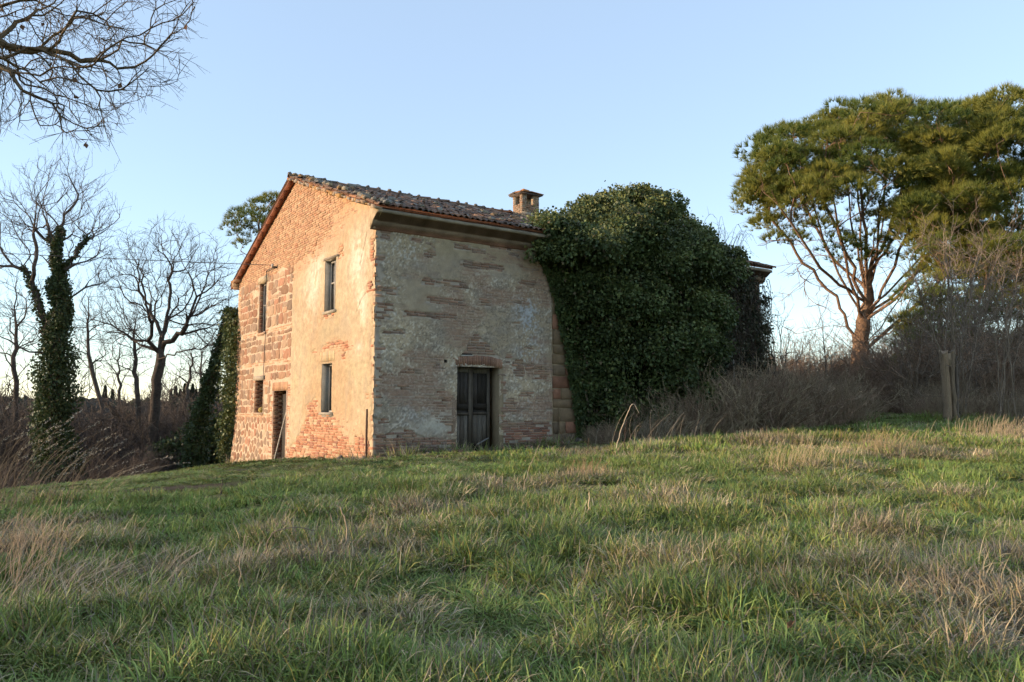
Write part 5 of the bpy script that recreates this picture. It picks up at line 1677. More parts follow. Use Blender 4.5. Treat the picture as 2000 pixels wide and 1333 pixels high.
def pine_back():
    r = rngf(271); Y = 52.0
    b = px(520, 880, Y); b[2] = gz(b[0], Y) - .3
    t1 = trunk_line([b, px(515, 700, Y), px(510, 560, Y), px(505, 440, Y)], 6, .05, 1)
    C = np.array([px(x, y, Y + r.normal(0, 1)) for x, y in [(460, 430), (470, 420), (485, 410), (500, 402), (515, 398), (530, 394), (545, 392), (560, 396), (580, 400), (600, 410), (470, 440), (490, 428), (510, 420), (530, 415), (465, 460), (500, 440), (475, 480), (520, 440), (620, 425), (640, 440), (540, 425), (560, 420), (452, 445), (485, 455)]])
    pine('umbrella_pine', 'distant umbrella pine showing behind the left roof slope', b, [t1], C, r.uniform(.55, .85, len(C)), 17, .24, 60, np.array([px(x, y, Y) for x, y in [(470, 490), (480, 510), (500, 480), (465, 500), (490, 500)]]), 18, 2.2, min_node=8)
pine_back()

# ------------------------------------------------------------------ bare shrubs on the right, broken trunk
def multi_stem(name, label, cx, cyb, Y, stems, top, w, seed, rt=.05, tw=3.5, cat='shrub', bark=((.17, .125, .09), (.27, .21, .155)), n=220, group=None):
    r = rngf(seed); b = px(cx, cyb, Y); b[2] = gz(b[0], b[1]) - .1
    T = []
    for k in range(stems):
        xe = cx + r.uniform(-w, w); ye = top + r.uniform(0, 120)
        p0 = b + np.array([r.normal(0, .18), r.normal(0, .25), 0])
        e = px(xe, ye, Y + r.normal(0, .8)); m = p0 * .5 + e * .5 + r.normal(0, .15, 3)
        m[:2] = p0[:2] * .65 + e[:2] * .35
        T.append(trunk_line([p0, m, e], 6, .03, seed + k))
    A = []
    for k in range(n):
        t = T[int(r.integers(len(T)))]; i = int(r.integers(3, len(t)))
        A.append(t[i] + r.normal(0, .55, 3) + np.array([0, 0, .35]))
    root, ch = bare_tree(name, label, b, T, np.array(A), seed, rt, cat, group, bark, tw, (.2, .7), .0045, .15, .45, .06, 1, 3600, .3, 0, .34)
    return root
multi_stem('bare_shrub', 'tall many stemmed bare shrub behind the broken trunk on the right', 1868, 830, 25.5, 11, 440, 95, 301, .06, n=330)
multi_stem('bare_shrub', 'bare pale stemmed shrub at the right edge under the pine', 1975, 830, 25.0, 8, 470, 60, 302, .055, n=240)
multi_stem('bare_shrub', 'low bare shrub between umbrella pine and broken trunk', 1795, 800, 28.5, 8, 640, 60, 303, .04, n=160)
multi_stem('bare_shrub', 'leafless bush against the right end of the house', 1520, 800, 33, 8, 620, 45, 304, .05, bark=((.09, .07, .055), (.14, .11, .085)), n=230)
multi_stem('bare_shrub', 'pale bare sapling clump left of the pine trunk', 1615, 790, 37, 6, 590, 40, 305, .06, n=170)

multi_stem('bare_shrub', 'dense bare shrub close behind the broken trunk, leaning right', 1905, 815, 28.5, 10, 500, 70, 306, .05, bark=((.14, .105, .08), (.22, .17, .13)), n=380)
multi_stem('bare_shrub', 'bare brown shrub filling the space under the second pine', 1990, 815, 29.5, 10, 520, 80, 307, .05, bark=((.13, .095, .07), (.2, .15, .11)), n=360)
multi_stem('bare_shrub', 'brown twiggy bush left of the broken trunk', 1815, 812, 30.5, 9, 560, 60, 308, .05, bark=((.14, .10, .075), (.21, .16, .12)), n=330)

def snag():
    r = rngf(311); Y = 24.6
    b = px(1862, 826, Y); b[2] = gz(b[0], b[1]) - .1
    root = empty('broken_trunk', b)
    tag(root, 'split grey broken trunk standing in dry brush at right', 'tree trunk')
    H = px(1862, 684, Y)[2] - b[2]
    def slab(x0, x1, y0, y1, z1, col, seed):
        q = rngf(seed); n = 12; V = []; zs = np.linspace(0, z1, n)
        for z in zs:
            s = 1 + .06 * q.normal(); sh = .012 * q.normal() + .03 * math.sin(z * 1.3 + seed)
            for (u, v) in ((x0, y0), ((x0 + x1) / 2, y0 - .05), (x1, y0), (x1, y1), ((x0 + x1) / 2, y1 + .05), (x0, y1)):
                V.append([u * s + sh, v * s, z + (q.normal(0, .05) if z == zs[-1] else 0)])
        F = []; m = 6
        for i in range(n - 1):
            for k in range(m): F.append([i * m + k, i * m + (k + 1) % m, (i + 1) * m + (k + 1) % m, (i + 1) * m + k])
        mb = MB(); mb.add(V, [np.array(F)], col); e = (n - 1) * m
        mb.add(np.array(V[-6:] + [np.mean(V[-6:], 0)]), np.array([[k, (k + 1) % 6, 6] for k in range(6)]), col)
        mb.build('trunk_slab_or_gap', M['oldwood'], root)
    slab(-.25, -.10, -.1, .14, H, (.25, .175, .11), 1)
    slab(-.09, -.01, .06, .16, H * .98, (.10, .075, .055), 2)  # dark slab set back, standing for the shaded gap in the split
    slab(.00, .11, -.08, .14, H * .97, (.20, .145, .095), 3)
    slab(.15, .24, .0, .12, H * .92, (.15, .12, .095), 4)
    slab(-.26, .12, -.06, .1, .25, (.2, .15, .11), 5)
    MB().box(-.25, .12, -.07, .12, H * .78, H * .96, (.27, .20, .13), .01, r).build('trunk_cap', M['oldwood'], root)
snag()

# ------------------------------------------------------------------ thickets and undergrowth (masses nobody could count)
def brush_variant(seed, h=1.6, n=34, spread=.5, ca=(.10, .075, .058), cb=(.17, .13, .10), rt=.006, lean=.35, sub=2, leaf=0):
    r = rngf(seed); ch = []
    for k in range(n):
        p = np.array([*r.normal(0, spread * .5, 2), -.05]); l = h * r.uniform(.45, 1.05)
        d = np.array([*r.normal(0, lean, 2), 1.0]); d /= np.linalg.norm(d); m = 6
        kk = np.linspace(0, 1, m)[:, None]
        bend = np.array([*r.normal(0, .5, 2), -.25]) * l * .45
        pts = p + d * l * kk + bend * kk ** 2 + r.normal(0, .02, (m, 3)) * kk
        ch.append((pts, np.linspace(rt, rt * .35, m) * r.uniform(.7, 1.3)))
    t = twigs(ch, seed + 1, 3.2, (h * .12, h * .34), .05, rt * .45, .25, 0, .7, 900, sub)
    colf = lambda v, q: lerp(ca, cb, vnoise(v[:, 0] * 4 + seed, v[:, 1] * 4, seed)[:, None])
    return tube_mesh('brush', ch + t, colf)

def scatter_on(name, variants, pts, seed, smin, smax, material, kind='stuff', label=None, cat=None, sink=0, tilt=.12, zs=None):
    r = rngf(seed); pts = np.asarray(pts); n = len(pts)
    z = ground(pts[:, 0], pts[:, 1]) - sink
    P = np.c_[pts[:, 0], pts[:, 1], z]
    rot = np.c_[r.normal(0, tilt, n), r.normal(0, tilt, n), r.uniform(0, 6.28, n)]
    s = r.uniform(smin, smax, n)
    if zs is not None: s = s * zs
    o = scatter(name, variants, P, rot, s, r.integers(0, len(variants), n), material)
    tag(o, label, cat, None, kind)
    return o

def thickets():
    r = rngf(401)
    # dry brush along the front of the ivied half and on to the right
    v = [brush_variant(500 + k, 1.25, 40, .55, [(.22, .155, .10), (.26, .20, .13), (.19, .125, .085)][k % 3], [(.36, .265, .175), (.42, .33, .21), (.30, .20, .14)][k % 3], .006, .35 + .1 * (k % 3)) for k in range(8)]
    pts, zs = [], []
    for _ in range(190):
        s = r.uniform(7.3, 15.5); t = -r.uniform(.7, 2.4) - .5 * sstep(8, 14, s); p = from_house(s, t); pts.append(p[:2]); zs.append(np.interp(s, [7.3, 8.5, 10, 12, 15], [.5, .95, 1.4, 1.45, 1.1]) * (1.15 - .25 * abs(t) / 3))
    for _ in range(420):
        x = r.uniform(1470, 2060); Y = r.uniform(27.5, 36)
        if 1570 < x < 1800 and Y < 33.5: continue
        p = px(x, 800, Y); pts.append(p[:2]); zs.append(np.interp(x, [1470, 1700, 1800, 2060], [1.15, .95, 1.1, 1.25]))
    for _ in range(70):
        x = r.uniform(1800, 2060); Y = r.uniform(25.2, 27.5); p = px(x, 800, Y); pts.append(p[:2]); zs.append(.75)
    for _ in range(34):
        s = r.uniform(6.0, 7.6); p = from_house(s, -r.uniform(.4, 1.3)); pts.append(p[:2]); zs.append(.4)
    scatter_on('dry_brush', v, pts, 1, .6, 1.35, M['twig'], zs=np.array(zs), label='grey brown dry brush along the house foot and under the pines', cat='brush')
    # brown leafy scrub further back on the right
    v = [brush_variant(520 + k, 2.4, 26, .8, (.23, .145, .095), (.34, .23, .155), .010, .4, 3) for k in range(4)]
    pts = [px(r.uniform(1480, 2150), 800, r.uniform(36, 52))[:2] for _ in range(200)] + [px(r.uniform(1760, 2150), 800, r.uniform(29, 39))[:2] for _ in range(150)]
    scatter_on('scrub', v, pts, 2, .7, 1.8, M['twig'], label='reddish brown leafless scrub behind the umbrella pine', cat='scrub')
    # the wood below the bank on the left
    v = [brush_variant(540 + k, 4.6, 26, 1.1, (.085, .065, .052), (.15, .12, .098), .020, .28, 3) for k in range(6)] + [brush_variant(580, 6.0, 8, 1.4, (.075, .058, .047), (.13, .105, .085), .030, .16, 3)]
    pts, zs = [], []
    for _ in range(520):
        Y = r.uniform(24, 64); x = r.uniform(-420, 520); p = px(x, 800, Y)
        lip = -9.3 - .10 * (min(max(Y, 0), 34) - 12)
        if p[0] > lip - 2.2: continue
        s_, t_ = to_house(p[0], p[1])
        if -1 < s_ < 15.5 and t_ < 13: continue
        d = lip - p[0]
        low = sstep(33, 30.5, Y) * sstep(-30, -24, p[0])
        pts.append(p[:2]); zs.append(np.interp(d, [2, 6, 14], [.6, .95, 1.2]) * r.uniform(.75, 1.25) * (1 - .6 * low))
    scatter_on('woodland_undergrowth', v, pts, 3, .75, 1.2, M['twig'], zs=np.array(zs), label='dark brown leafless undergrowth filling the wood below the bank', cat='undergrowth')
    # ivied and evergreen undergrowth on the wood floor
    n = 9; vs = []
    for k in range(4):
        q = rngf(560 + k); m = 1500
        d = sph(q, m); P = d * q.uniform(.5, 1, (m, 1)) * np.array([.9, .9, 1.1]) + np.array([0, 0, .9])
        V, F, C = leaves(P, q.normal(0, .5, (m, 3)) + np.array([0, 0, -.5]), q.uniform(.1, .18, m), k, ivy_cols(q, m, np.full(m, .05)) * .8)
        vs.append(np_mesh('bush', V, F, C))
    pts = [px(x, 800, Y)[:2] for x, Y in [(335, 33), (360, 34), (400, 36), (150, 32), (90, 29), (60, 34), (190, 38), (420, 33.5), (240, 41), (10, 31), (-60, 30), (380, 40), (300, 44), (440, 38)]]
    scatter_on('evergreen_undergrowth', vs, pts, 4, 1.0, 1.7, M['ivy'], label='dark evergreen bushes low in the wood on the left', cat='undergrowth')
    # far wood on the valley side
    vs = []
    for k in range(5):
        V, F = lump(600 + k, 3.2, 3.2, 3.6, 9, .35)
        V = V + rngf(k).normal(0, .18, V.shape)
        vs.append(np_mesh('crown', V, F, np.tile([(.085, .07, .055), (.07, .06, .048), (.06, .065, .042)][k % 3], (len(V), 1))))
    pts = []
    for _ in range(2600):
        a = r.uniform(-1.25, .75); d = r.uniform(120, 560); pts.append((math.sin(a) * d, math.cos(a) * d))
    scatter_on('far_wood', vs, pts, 5, .7, 1.5, mat('far_crown', attr=True, var=.4, scale=1.5, rough=1, spec=0, bump=1, bscale=3), label='far brown wood across the valley on the horizon', cat='wood', sink=-1.5)
thickets()

# row of cypresses on the far ridge
def cypresses():
    r = rngf(421); m0 = []
    for k in range(3):
        q = rngf(430 + k); n = 700
        z = q.random(n) ** .8; th = q.uniform(0, 6.28, n)
        rr = 1.0 * np.sqrt(np.clip(np.sin(np.pi * np.clip(z * .92 + .08, 0, 1)), 0, 1)) * (1 - .35 * z) * q.uniform(.8, 1.1, n)
        P = np.stack([rr * np.cos(th), rr * np.sin(th), z * 9], 1)
        V, F, C = leaves(P, np.stack([np.cos(th) * .4, np.sin(th) * .4, np.ones(n)], 1), q.uniform(.6, 1.0, n), k, np.tile((.022, .032, .016), (n, 1)))
        m0.append(np_mesh('cypress_tree', V, F, C))
    xs = [205, 220, 334, 343, 352, 361, 369, 376, 383, 390, 396, 403, 410, 418, 425, 437]
    for i, x in enumerate(xs):
        Y = 455 + r.uniform(-12, 12); p = px(x, 770, Y); p[2] = gz(p[0], p[1]) + .2
        s = r.uniform(1.05, 1.7)
        top = px(x, r.uniform(752, 764), Y)[2]
        s = max(.7, (top - p[2]) / 9)
        o = put('cypress_tree', m0[i % 3], M['ivy'], None, p, (0, 0, r.uniform(0, 6)), (s * .8, s * .8, s))
        tag(o, 'tiny dark cypress in the row on the far ridge', 'tree', 'cypress row on the horizon')
cypresses()

# ------------------------------------------------------------------ unseen evergreen oaks, added left of the picture to shade the foreground
def shade_trees():
    spots = [(-25, -6.5, 8.0, 'unseen evergreen oak added to shade the foreground, behind and left of the camera'), (-24, .5, 7.0, 'unseen evergreen oak added to shade the foreground, left of the camera'), (-27, 6.0, 7.6, 'unseen evergreen oak added to shade the foreground, ahead on the left')]
    for i, (x, y, h, lab) in enumerate(spots):
        r = rngf(700 + i); b = np.array([x, y, gz(x, y) - .1])
        t = trunk_line([b, b + [.1, .1, h * .3], b + [.2, -.1, h * .6]], 5, .04, i)
        A = ellip(r, 120, b + [0, 0, h * .58], (2.6, 3.1, h * .42), .4)
        ch = grow([t], A, 710 + i, .2, .5, .06, .012, .45, .2, .22)
        root = empty('added_shade_oak', b); tag(root, lab, 'tree')
        put('trunk', tube_mesh('trunk', [(p - b, q) for p, q in ch], BARK((.07, .055, .045), (.11, .09, .075))), M['bark'], root)
        n = 9; P = []
        for c in A:
            P.append(c + sph(r, n) * r.uniform(.2, .75, (n, 1)))
        P = np.concatenate(P)
        V, F, C = leaves(P - b, r.normal(0, .6, (len(P), 3)) + np.array([0, 0, -.3]), r.uniform(.12, .2, len(P)), i, ivy_cols(r, len(P), np.full(len(P), .2)))
        put('crown', np_mesh('crown', V, F, C), M['ivy'], root)
shade_trees()

# ------------------------------------------------------------------ grass
G_GREEN = [(.165, .235, .055), (.205, .265, .065), (.135, .205, .05), (.235, .28, .08), (.175, .22, .07)]
G_YEL = [(.24, .245, .06), (.29, .25, .075), (.20, .225, .055)]
G_DRY = [(.45, .35, .20), (.38, .29, .17), (.52, .41, .25), (.33, .255, .165)]
G_DEAD = [(.22, .17, .125), (.27, .215, .165), (.18, .14, .10)]
def tuft(seed, n=46, h=.22, spread=.11, mix=(.8, .14, .06, 0), wid=.0052, flop=.9, segs=4, comb=None):
    """one tuft of arching blades, each a tapering ribbon"""
    r = rngf(seed)
    pal = [G_GREEN, G_YEL, G_DRY, G_DEAD]
    V, F, C = [], [], []; k0 = 0
    a = r.uniform(0, 6.28, n); rr = spread * np.sqrt(r.random(n))
    for i in range(n):
        kind = int(r.choice(4, p=mix)); c = np.array(pal[kind][int(r.integers(len(pal[kind])))]) * r.uniform(.8, 1.2)
        l = h * r.uniform(.45, 1.25) * (1.15 if kind >= 2 else 1)
        az = a[i] + r.normal(0, .9)
        if comb is not None: az = comb + r.normal(0, .8)
        lean = abs(r.normal(.25, .25)); bend = flop * r.uniform(.35, 1.5)
        w = wid * r.uniform(.6, 1.3) * (.8 if kind >= 2 else 1)
        p = np.array([math.cos(a[i]) * rr[i], math.sin(a[i]) * rr[i], -.015])
        hd = np.array([math.cos(az), math.sin(az), 0]); sd = np.array([-hd[1], hd[0], 0]); th = lean
        tw = r.normal(0, .5)
        pts = [p]
        for s in range(segs):
            th2 = th + bend * (s + .5) / segs
            p = p + (hd * math.sin(th2) + np.array([0, 0, math.cos(th2)])) * l / segs; pts.append(p)
        pts = np.array(pts); m = segs
        ww = w * np.array([1.0, 1.0, .85, .55, .05][:segs + 1] if segs == 4 else np.linspace(1, .05, segs + 1))
        sv = sd * math.cos(tw) + np.array([0, 0, 1]) * math.sin(tw) * .6
        V.append(pts[:-1] - sv * ww[:-1, None]); V.append(pts[:-1] + sv * ww[:-1, None]); V.append(pts[-1:])
        j = np.arange(m - 1)
        F.append(np.concatenate([np.c_[j, m + j, m + j + 1], np.c_[j, m + j + 1, j + 1], [[m - 1, 2 * m - 1, 2 * m]]]) + k0)
        C.append(np.tile(c, (2 * m + 1, 1))); k0 += 2 * m + 1
    return np.concatenate(V), np.concatenate(F), np.concatenate(C)

def tuft_mesh(arr): return np_mesh('tuft', *arr)
def patch_mesh(pool, seed, count, radius):
    """a rough round sod of many tufts, so that the meadow needs fewer copies"""
    r = rngf(seed); mb = MB()
    for k in range(count):
        V, F, C = pool[int(r.integers(len(pool)))]
        a = r.uniform(0, 6.28); q = radius * math.sqrt(r.random()); sc = r.uniform(.6, 1.3)
        th = r.uniform(0, 6.28); Vr = V @ (rotz(th) @ rotx(r.normal(0, .12))).T * np.array([1, 1, sc])
        mb.add(Vr + np.array([math.cos(a) * q, math.sin(a) * q, 0]), F, C * r.uniform(.85, 1.15))
    return mb.mesh('sod')

# straw-coloured patches (world x, y, radius, strength)
DRYP = [(7.7, 16.7, 1.3, 1.2), (5.2, 14.2, 1.1, 1.0), (1.9, 10.8, .8, .8), (-.8, 10.2, 1.2, .9), (.6, 12.8, 1.2, .8), (1.5, 13.6, .8, .9), (-1.7, 8.4, .8, .6), (-3.5, 6.2, 1.0, .9), (-.6, 5.6, .7, .9), (2.9, 5.4, .8, .8), (3.6, 6.6, .9, .9), (12.3, 20.3, 1.2, 1.2),
        (4.0, 9.6, .9, .8), (4.9, 10.8, .7, .6), (-2.6, 7.3, .9, .7), (6.5, 12.5, .8, .5), (10.2, 18.2, 1.0, .6), (3.2, 17.5, 1.2, .6), (-4.6, 8.2, 1.1, .8), (-1.2, 6.6, .8, .4), (1.3, 7.6, .6, .5), (.3, 4.9, .5, .7), (5.0, 19.0, 1.5, .7), (-5.8, 9.0, 1.0, .9), (2.2, 20.5, .9, .5)]
def dryness(x, y):
    d = .8 * (fbm(x * .55, y * .55, 141, 4) - .44) + 1.2 * (fbm(x * 1.9, y * 1.9, 142, 3) - .5)
    for a, b, c, s in DRYP: d = d + .5 * s * np.exp(-((x - a) ** 2 + ((y - b) * .9) ** 2) / c ** 2)
    return d
def sward(x, y):
    """height of the grass: shaggy near the camera, short by the house"""
    s, t = to_house(x, y)
    dist = np.where((s > -1), -t, np.hypot(np.minimum(s, 0), np.clip(-t, 0, None)))
    left = sstep(-2.5, -5.5, x)
    short = np.maximum(sstep(13.2, 15.2, y + 1.2 * (fbm(x * .6, y * .6, 151, 3) - .5)) * sstep(1.5, -1.5, x), sstep(4.5, 1.2, dist) * sstep(-3, 1, x + 3))
    short = np.maximum(short, sstep(12.0, 13.6, y) * left)
    h = lerp(1.0, .30, short)
    h = h * (.26 + 1.05 * fbm(x * .9, y * .9, 152, 3))
    xc = np.interp(y, [5, 9, 14, 20, 27], [4.6, 5.6, 7.2, 9.6, 11.6])
    rut = np.exp(-((x - xc - .75) / .32) ** 2) + np.exp(-((x - xc + .75) / .32) ** 2)
    return h * (1 - .6 * np.clip(rut, 0, 1) * sstep(7, 11, y))

def make_grass():
    r = rngf(161)
    mixes = [(.86, .09, .04, .01), (.74, .16, .07, .03), (.62, .20, .12, .06), (.80, .12, .06, .02),
             (.45, .30, .21, .04), (.38, .30, .26, .06), (.50, .24, .20, .06),
             (.12, .20, .58, .10), (.10, .14, .56, .20), (.16, .10, .44, .30)]
    near = [[tuft(800 + k * 7 + j, 56, .235, .15, m, .0052, 1.75, 4) for j in range(2)] for k, m in enumerate(mixes)]
    mid = [[tuft(900 + k * 7 + j, 48, .20, .20, m, .0085, 1.6, 3) for j in range(2)] for k, m in enumerate(mixes)]
    far = [[tuft(1000 + k * 7 + j, 60, .20, .36, m, .014, 1.2, 2) for j in range(1)] for k, m in enumerate(mixes)]
    def slope(x, y):
        e = .25
        return (ground(x + e, y) - ground(x - e, y)) / (2 * e), (ground(x, y + e) - ground(x, y - e)) / (2 * e)
    def special(x, y):
        """near bare soil, the walls or the lip, where single tufts are set"""
        m = np.zeros(len(x), bool)
        for sx, sy, rx, ry, a in SOIL: m |= np.hypot((x - sx) / (rx + .8), (y - sy) / (max(ry, rx * .4) + .8)) < 1
        s, t = to_house(x, y)
        m |= (s > -1.0) & (s < FL + 1) & (t > -1.0) & (t < GW + 1)
        lip = -9.3 - 0.10 * (np.clip(y, 0, 34) - 12)
        return m | (x < lip + .6)
    def field(name, pool, y0, y1, dens, seed, label, count, radius, smul=1.0):
        for sods in (True, False):
            q = rngf(seed + (50 if sods else 0)); W = .70 * y1 + 2.5
            dn = dens / count * 1.7 if sods else dens
            n = int(dn * (y1 - y0) * 2 * W)
            x = q.uniform(-W, W, n); y = q.uniform(y0, y1, n)
            keep = np.abs(x) < .69 * y + 1.8
            s, t = to_house(x, y)
            keep &= ~((s > -.06) & (s < FL + .1) & (t > -.05) & (t < GW + .1))
            lip = -9.3 - 0.10 * (np.clip(y, 0, 34) - 12)
            keep &= x > lip - 1.6
            sp = special(x, y)
            keep &= ~sp if sods else sp
            if not sods: keep &= ~(soil(x, y) > q.uniform(.35, 1.0, n))
            brush = (y > 27.5) & (x > 4) & ~((x / y > .36) & (x / y < .53) & (y < 34))
            keep &= ~(brush & (q.random(n) < .6))
            x, y = x[keep], y[keep]; n = len(x)
            d = dryness(x, y) + q.normal(0, .14, n)
            cls = np.digitize(d, [.21, .52])
            idx = np.where(cls == 0, q.integers(0, 4, n), np.where(cls == 1, q.integers(4, 7, n), q.integers(7, 10, n)))
            sc = sward(x, y) * q.uniform(.75, 1.3, n) * smul
            sc = np.where(cls == 2, sc * 1.18, sc)
            gx, gy = slope(x, y); th = q.uniform(0, 6.28, n)
            P = np.c_[x, y, ground(x, y)]
            if sods:
                # lie along the slope, then turn freely about the sod's own axis
                rot = np.c_[np.arctan(gy) * np.cos(th) - np.arctan(gx) * np.sin(th), 0 * th, th]
                rot = np.array([(Vector((-a, -b, 1)).to_track_quat('Z', 'Y').to_matrix() @ __import__('mathutils').Matrix.Rotation(c, 3, 'Z')).to_euler()[:] for a, b, c in zip(gx, gy, th)])
                scl = np.c_[np.ones(n), np.ones(n), sc]
                vs = [patch_mesh(pool[k], 1200 + k, count, radius) for k in range(10)]
            else:
                rot = np.c_[q.normal(0, .12, n), q.normal(0, .12, n), th]
                wide = np.maximum(sc, .55); scl = np.c_[wide, wide, sc]
                vs = [tuft_mesh(pool[k][0]) for k in range(10)]
            o = scatter(name, vs, P, rot, scl, idx, M['grass'])
            tag(o, label if sods else label + ', at walls and bare soil', 'grass', None, 'stuff')
    field('grass', near, 2.6, 9.0, 115, 1, 'shaggy green and straw grass in the foreground', 20, .32)
    field('grass', mid, 9.0, 17.0, 62, 2, 'mixed green and dry grass across the meadow', 24, .5)
    field('grass', far, 17.0, 36.0, 19, 3, 'short grass around the house and towards the pines', 20, .7, 1.05)
make_grass()

# rubble and weeds along the foot of the walls
def wall_foot():
    r = rngf(171); mb = MB(); wp = []
    for k in range(170):
        if r.random() < .62: s, t = r.uniform(-.1, 6.2), -abs(r.normal(.12, .22)) - .05
        else: s, t = -abs(r.normal(.1, .18)) - .06, r.uniform(0, 11.0)
        if 2.4 < s < 3.5 and t > -.25: continue
        p = from_house(s, t); z = gz(p[0], p[1]); q = r.uniform(.02, .075)
        c = [(.26, .15, .10), (.30, .25, .19), (.2, .13, .09), (.33, .19, .12), (.12, .10, .08)][int(r.integers(5))]
        M3 = rotz(r.uniform(0, 6)) @ rotx(r.normal(0, .4)) @ roty(r.normal(0, .4))
        V = np.array([[x, y, zz] for x in (-1, 1) for y in (-1, 1) for zz in (-1, 1)], float) * np.array([q * r.uniform(.8, 1.8), q, q * r.uniform(.4, .8)]) + r.normal(0, q * .18, (8, 3))
        mb.add(V @ M3.T + np.array([p[0], p[1], z + q * .4]), [[0, 1, 3, 2], [4, 6, 7, 5], [0, 4, 5, 1], [2, 3, 7, 6], [0, 2, 6, 4], [1, 5, 7, 3]], c)
        if r.random() < .5: wp.append((p[0] + r.normal(0, .1), p[1] - abs(r.normal(0, .1))))
    tag(mb.build('rubble', M['stone']), 'small brick and plaster rubble along the foot of the walls', 'rubble', None, 'stuff')
    vs = [tuft_mesh(tuft(1400 + k, 26, .34, .10, (.45, .2, .2, .15), .009, 1.0, 3)) for k in range(4)]
    scatter_on('wall_weeds', vs, wp, 9, .5, 1.2, M['grass'], label='ragged weeds along the foot of the walls', cat='weeds')
wall_foot()

# ------------------------------------------------------------------ single plants in the meadow
def stalk(name, label, P, rad, col, cat='stalk', side=()):
    P = np.array(P, float); b = P[0].copy()
    ch = [(trunk_line(P - b, 5, .004, 3), np.linspace(rad, rad * .55, 5 * (len(P) - 1) + 1))]
    o = put(name, tube_mesh(name, ch + [(np.array(q, float) - b, np.linspace(rad * .5, rad * .2, len(q))) for q in side], lambda v, q: np.tile(col, (len(v), 1)), .5), M['twig'])
    o.location = b
    tag(o, label, cat)
    return o
def on(x, y, h=0): return np.array([x, y, gz(x, y) + h])
a = on(-1.65, 8.25); stalk('dead_stalk', 'pale crooked dead stalk standing upright in the grass below the gable', [a, a + [-.03, 0, .18], a + [-.05, .02, .36], a + [-.10, .02, .50], a + [-.15, .03, .53]], .011, (.46, .36, .25))
a = on(-1.95, 9.1); stalk('dead_stalk', 'short leaning pale stalk left of the tall crooked one', [a, a + [-.06, 0, .2], a + [-.10, .02, .36]], .010, (.40, .31, .22))
a = on(-2.35, 7.6); stalk('dead_stalk', 'bent dark twig arching over the grass left of centre', [a, a + [.05, 0, .25], a + [.12, 0, .36], a + [.30, .05, .40], a + [.47, .1, .36]], .009, (.16, .12, .09))
a = on(-2.1, 6.35); stalk('dead_stalk', 'thin dry upright weed stem below the bent dark twig', [a, a + [-.03, 0, .3], a + [.01, 0, .55]], .006, (.28, .22, .16), side=[[a + [-.02, 0, .35], a + [.06, 0, .45]], [a + [-.01, 0, .42], a + [-.09, 0, .5]]])
a = on(2.25, 17.6); stalk('dead_stalk', 'tall thin bent reed before the ivy corner', [a, a + [.12, 0, .5], a + [.28, 0, .9], a + [.42, 0, 1.15], a + [.55, 0, .95]], .012, (.38, .30, .21))
a = on(2.55, 18.2); stalk('dead_stalk', 'dark withered dock stem right of the bent reed', [a, a + [.02, 0, .4], a + [.06, 0, .75]], .012, (.09, .06, .045), side=[[a + [0, 0, .4], a + [.14, 0, .55]], [a + [.02, 0, .5], a + [-.12, 0, .68]], [a + [.04, 0, .62], a + [.13, 0, .8]]])
a = on(1.62, 17.2); stalk('dead_stalk', 'small dark withered weed left of the bent reed', [a, a + [.01, 0, .25], a + [.03, 0, .45]], .010, (.10, .07, .05), side=[[a + [0, 0, .22], a + [.1, 0, .34]], [a + [.01, 0, .3], a + [-.08, 0, .42]]])
a = on(.95, 10.2); stalk('dead_stalk', 'pale straight broken stalk in the middle of the meadow', [a, a + [.02, 0, .18], a + [.03, 0, .34]], .013, (.46, .35, .23))
a = on(.15, 12.3); stalk('dead_stalk', 'fine pale leaning stem before the wooden front door', [a, a + [.10, 0, .4], a + [.26, 0, .78]], .006, (.36, .28, .2))
a = on(-4.2, 11.6); stalk('dead_stalk', 'small dark withered weed at the edge of the dug turf', [a, a + [.01, 0, .2], a + [.02, 0, .36]], .012, (.07, .06, .045), side=[[a + [0, 0, .15], a + [.08, 0, .27]], [a + [.01, 0, .2], a + [-.07, 0, .3]]])
# brown fallen leaf in the foreground
a = on(1.72, 5.1, .17)
V, F, C = leaves(np.zeros((1, 3)), np.array([[.6, .2, .5]]), np.array([.075]), 4, np.array([[.20, .11, .055]]), .5)
V2, F2, C2 = leaves(np.array([[.02, 0, .0]]), np.array([[.2, .3, .8]]), np.array([.06]), 9, np.array([[.18, .10, .05]]), .5)
o = put('fallen_leaf', np_mesh('fallen_leaf', np.concatenate([V, V2]), np.concatenate([F, F2 + len(V)]), np.concatenate([C, C2])), M['dry'], None, a)
tag(o, 'brown curled leaf caught in the grass at lower right', 'leaf')

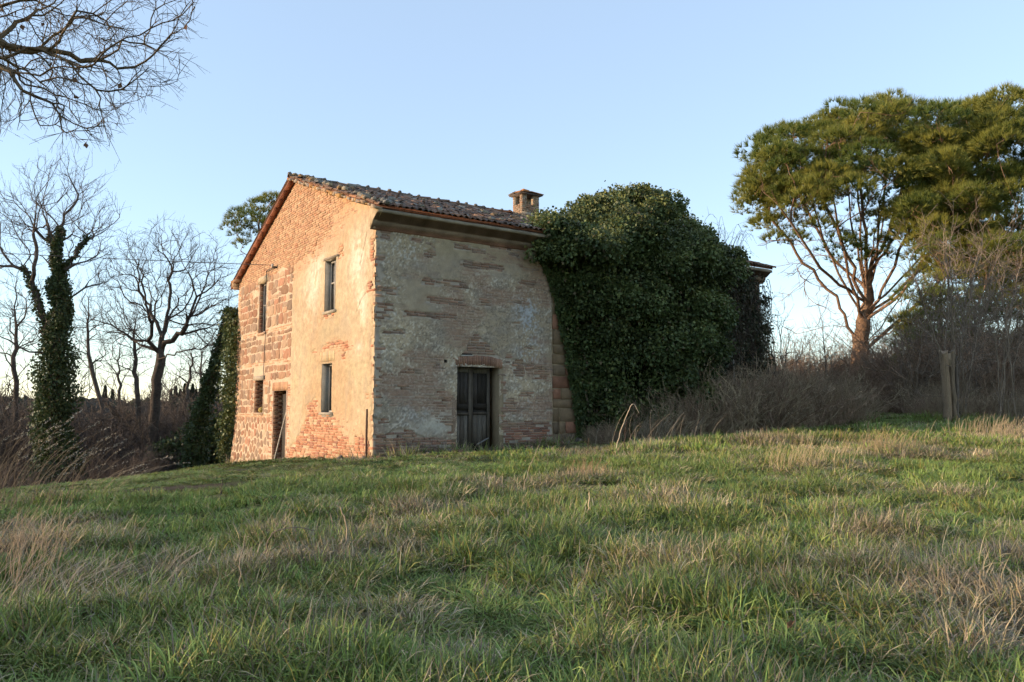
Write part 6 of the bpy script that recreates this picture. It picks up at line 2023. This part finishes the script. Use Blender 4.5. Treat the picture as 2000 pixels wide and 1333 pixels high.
# tall grass with feathery seed heads at the left
def reed_clump(name, label, x, y, n, h, seed, spread, lean, heads=True, col=(.36, .29, .20), wid=.0042, spring=.8):
    r = rngf(seed); b = on(x, y); root = empty(name, b); tag(root, label, 'tall grass')
    ch, hd_P, hd_D = [], [], []
    for k in range(n):
        p = np.array([*(r.normal(0, spread, 2)), -.03]); l = h * r.uniform(.6, 1.1); m = 8; kk = np.linspace(0, 1, m)[:, None]
        d = np.array([lean + r.normal(0, .18), r.normal(0, .2), 1.0]); d /= np.linalg.norm(d)
        bend = np.array([spring * r.uniform(.3, 1.1), r.normal(0, .15), -.45 * r.uniform(.3, 1)]) * l * .5
        pts = p + d * l * kk + bend * kk ** 2.4
        ch.append((pts, np.linspace(wid, wid * .5, m)))
        if heads and r.random() < .75:
            e = pts[-1]; t = pts[-1] - pts[-2]; t /= np.linalg.norm(t)
            q = int(r.integers(16, 26)); f = r.random(q)[:, None] * .26
            hd_P.append(e - t * .05 + t * f + np.array([0, 0, -.5]) * f ** 2 + r.normal(0, .008, (q, 3))); hd_D.append(t + r.normal(0, .35, (q, 3)))
    put('stems', tube_mesh('stems', ch, lambda v, q: lerp(col, np.array(col) * .65, vnoise(v[:, 0] * 9, v[:, 2] * 3, 3)[:, None])), M['twig'], root)
    if hd_P:
        P, D = np.concatenate(hd_P), np.concatenate(hd_D)
        V, F, C = leaves(P, D, r.uniform(.02, .036, len(P)), seed, lerp((.24, .20, .15), (.36, .31, .25), r.random((len(P), 1))), .2, .35)
        put('seed_heads', np_mesh('seed_heads', V, F, C), M['dry'], root)
reed_clump('tall_grass', 'tall feathery dry grass bending right at the left edge', -7.55, 11.4, 40, 1.5, 901, .34, .12, col=(.27, .21, .145), wid=.0036)
reed_clump('tall_grass', 'feathery dry grass clump nearest the dark wood on the left', -6.6, 11.2, 30, 1.2, 902, .3, .2, col=(.27, .21, .145), wid=.0036)
reed_clump('tall_grass', 'low arching feathery grass right of the tall clump', -6.1, 11.8, 12, .9, 903, .22, .35, col=(.27, .21, .145), wid=.0034, spring=1.4)
reed_clump('tall_grass', 'dry reddish straw tussock in the left foreground', -4.4, 6.8, 130, .9, 904, .34, .05, False, (.33, .24, .16), .0030, .5)
reed_clump('tall_grass', 'tangled pale grey straw spilling right of the left tussock', -3.6, 6.4, 60, .55, 905, .34, .25, False, (.36, .30, .23), .0028, 1.0)
reed_clump('tall_grass', 'golden straw tussock on the rise towards the pine', 7.7, 16.8, 170, .62, 906, .42, .0, False, (.50, .37, .20), .0045, .5)
reed_clump('tall_grass', 'golden tussock left of the one near the pine', 5.3, 14.4, 130, .55, 907, .36, .0, False, (.46, .35, .19), .0042, .5)
reed_clump('tall_grass', 'reddish dry grass tuft in front of the ivy', 1.3, 13.8, 80, .45, 908, .2, .0, False, (.38, .24, .14), .004, .3)
reed_clump('tall_grass', 'straw grass fringe below the shrubs at the right edge', 12.4, 20.4, 170, .7, 909, .55, .0, False, (.48, .36, .22), .005, .4)
reed_clump('tall_grass', 'grey straw heap in the lower right foreground', 3.6, 6.4, 60, .5, 910, .32, -.1, False, (.34, .28, .21), .0028, -.7)
reed_clump('tall_grass', 'pale reeds at the foot of the ivy', 3.6, 20.6, 60, 1.0, 911, .6, .1, False, (.40, .32, .23), .006, .6)
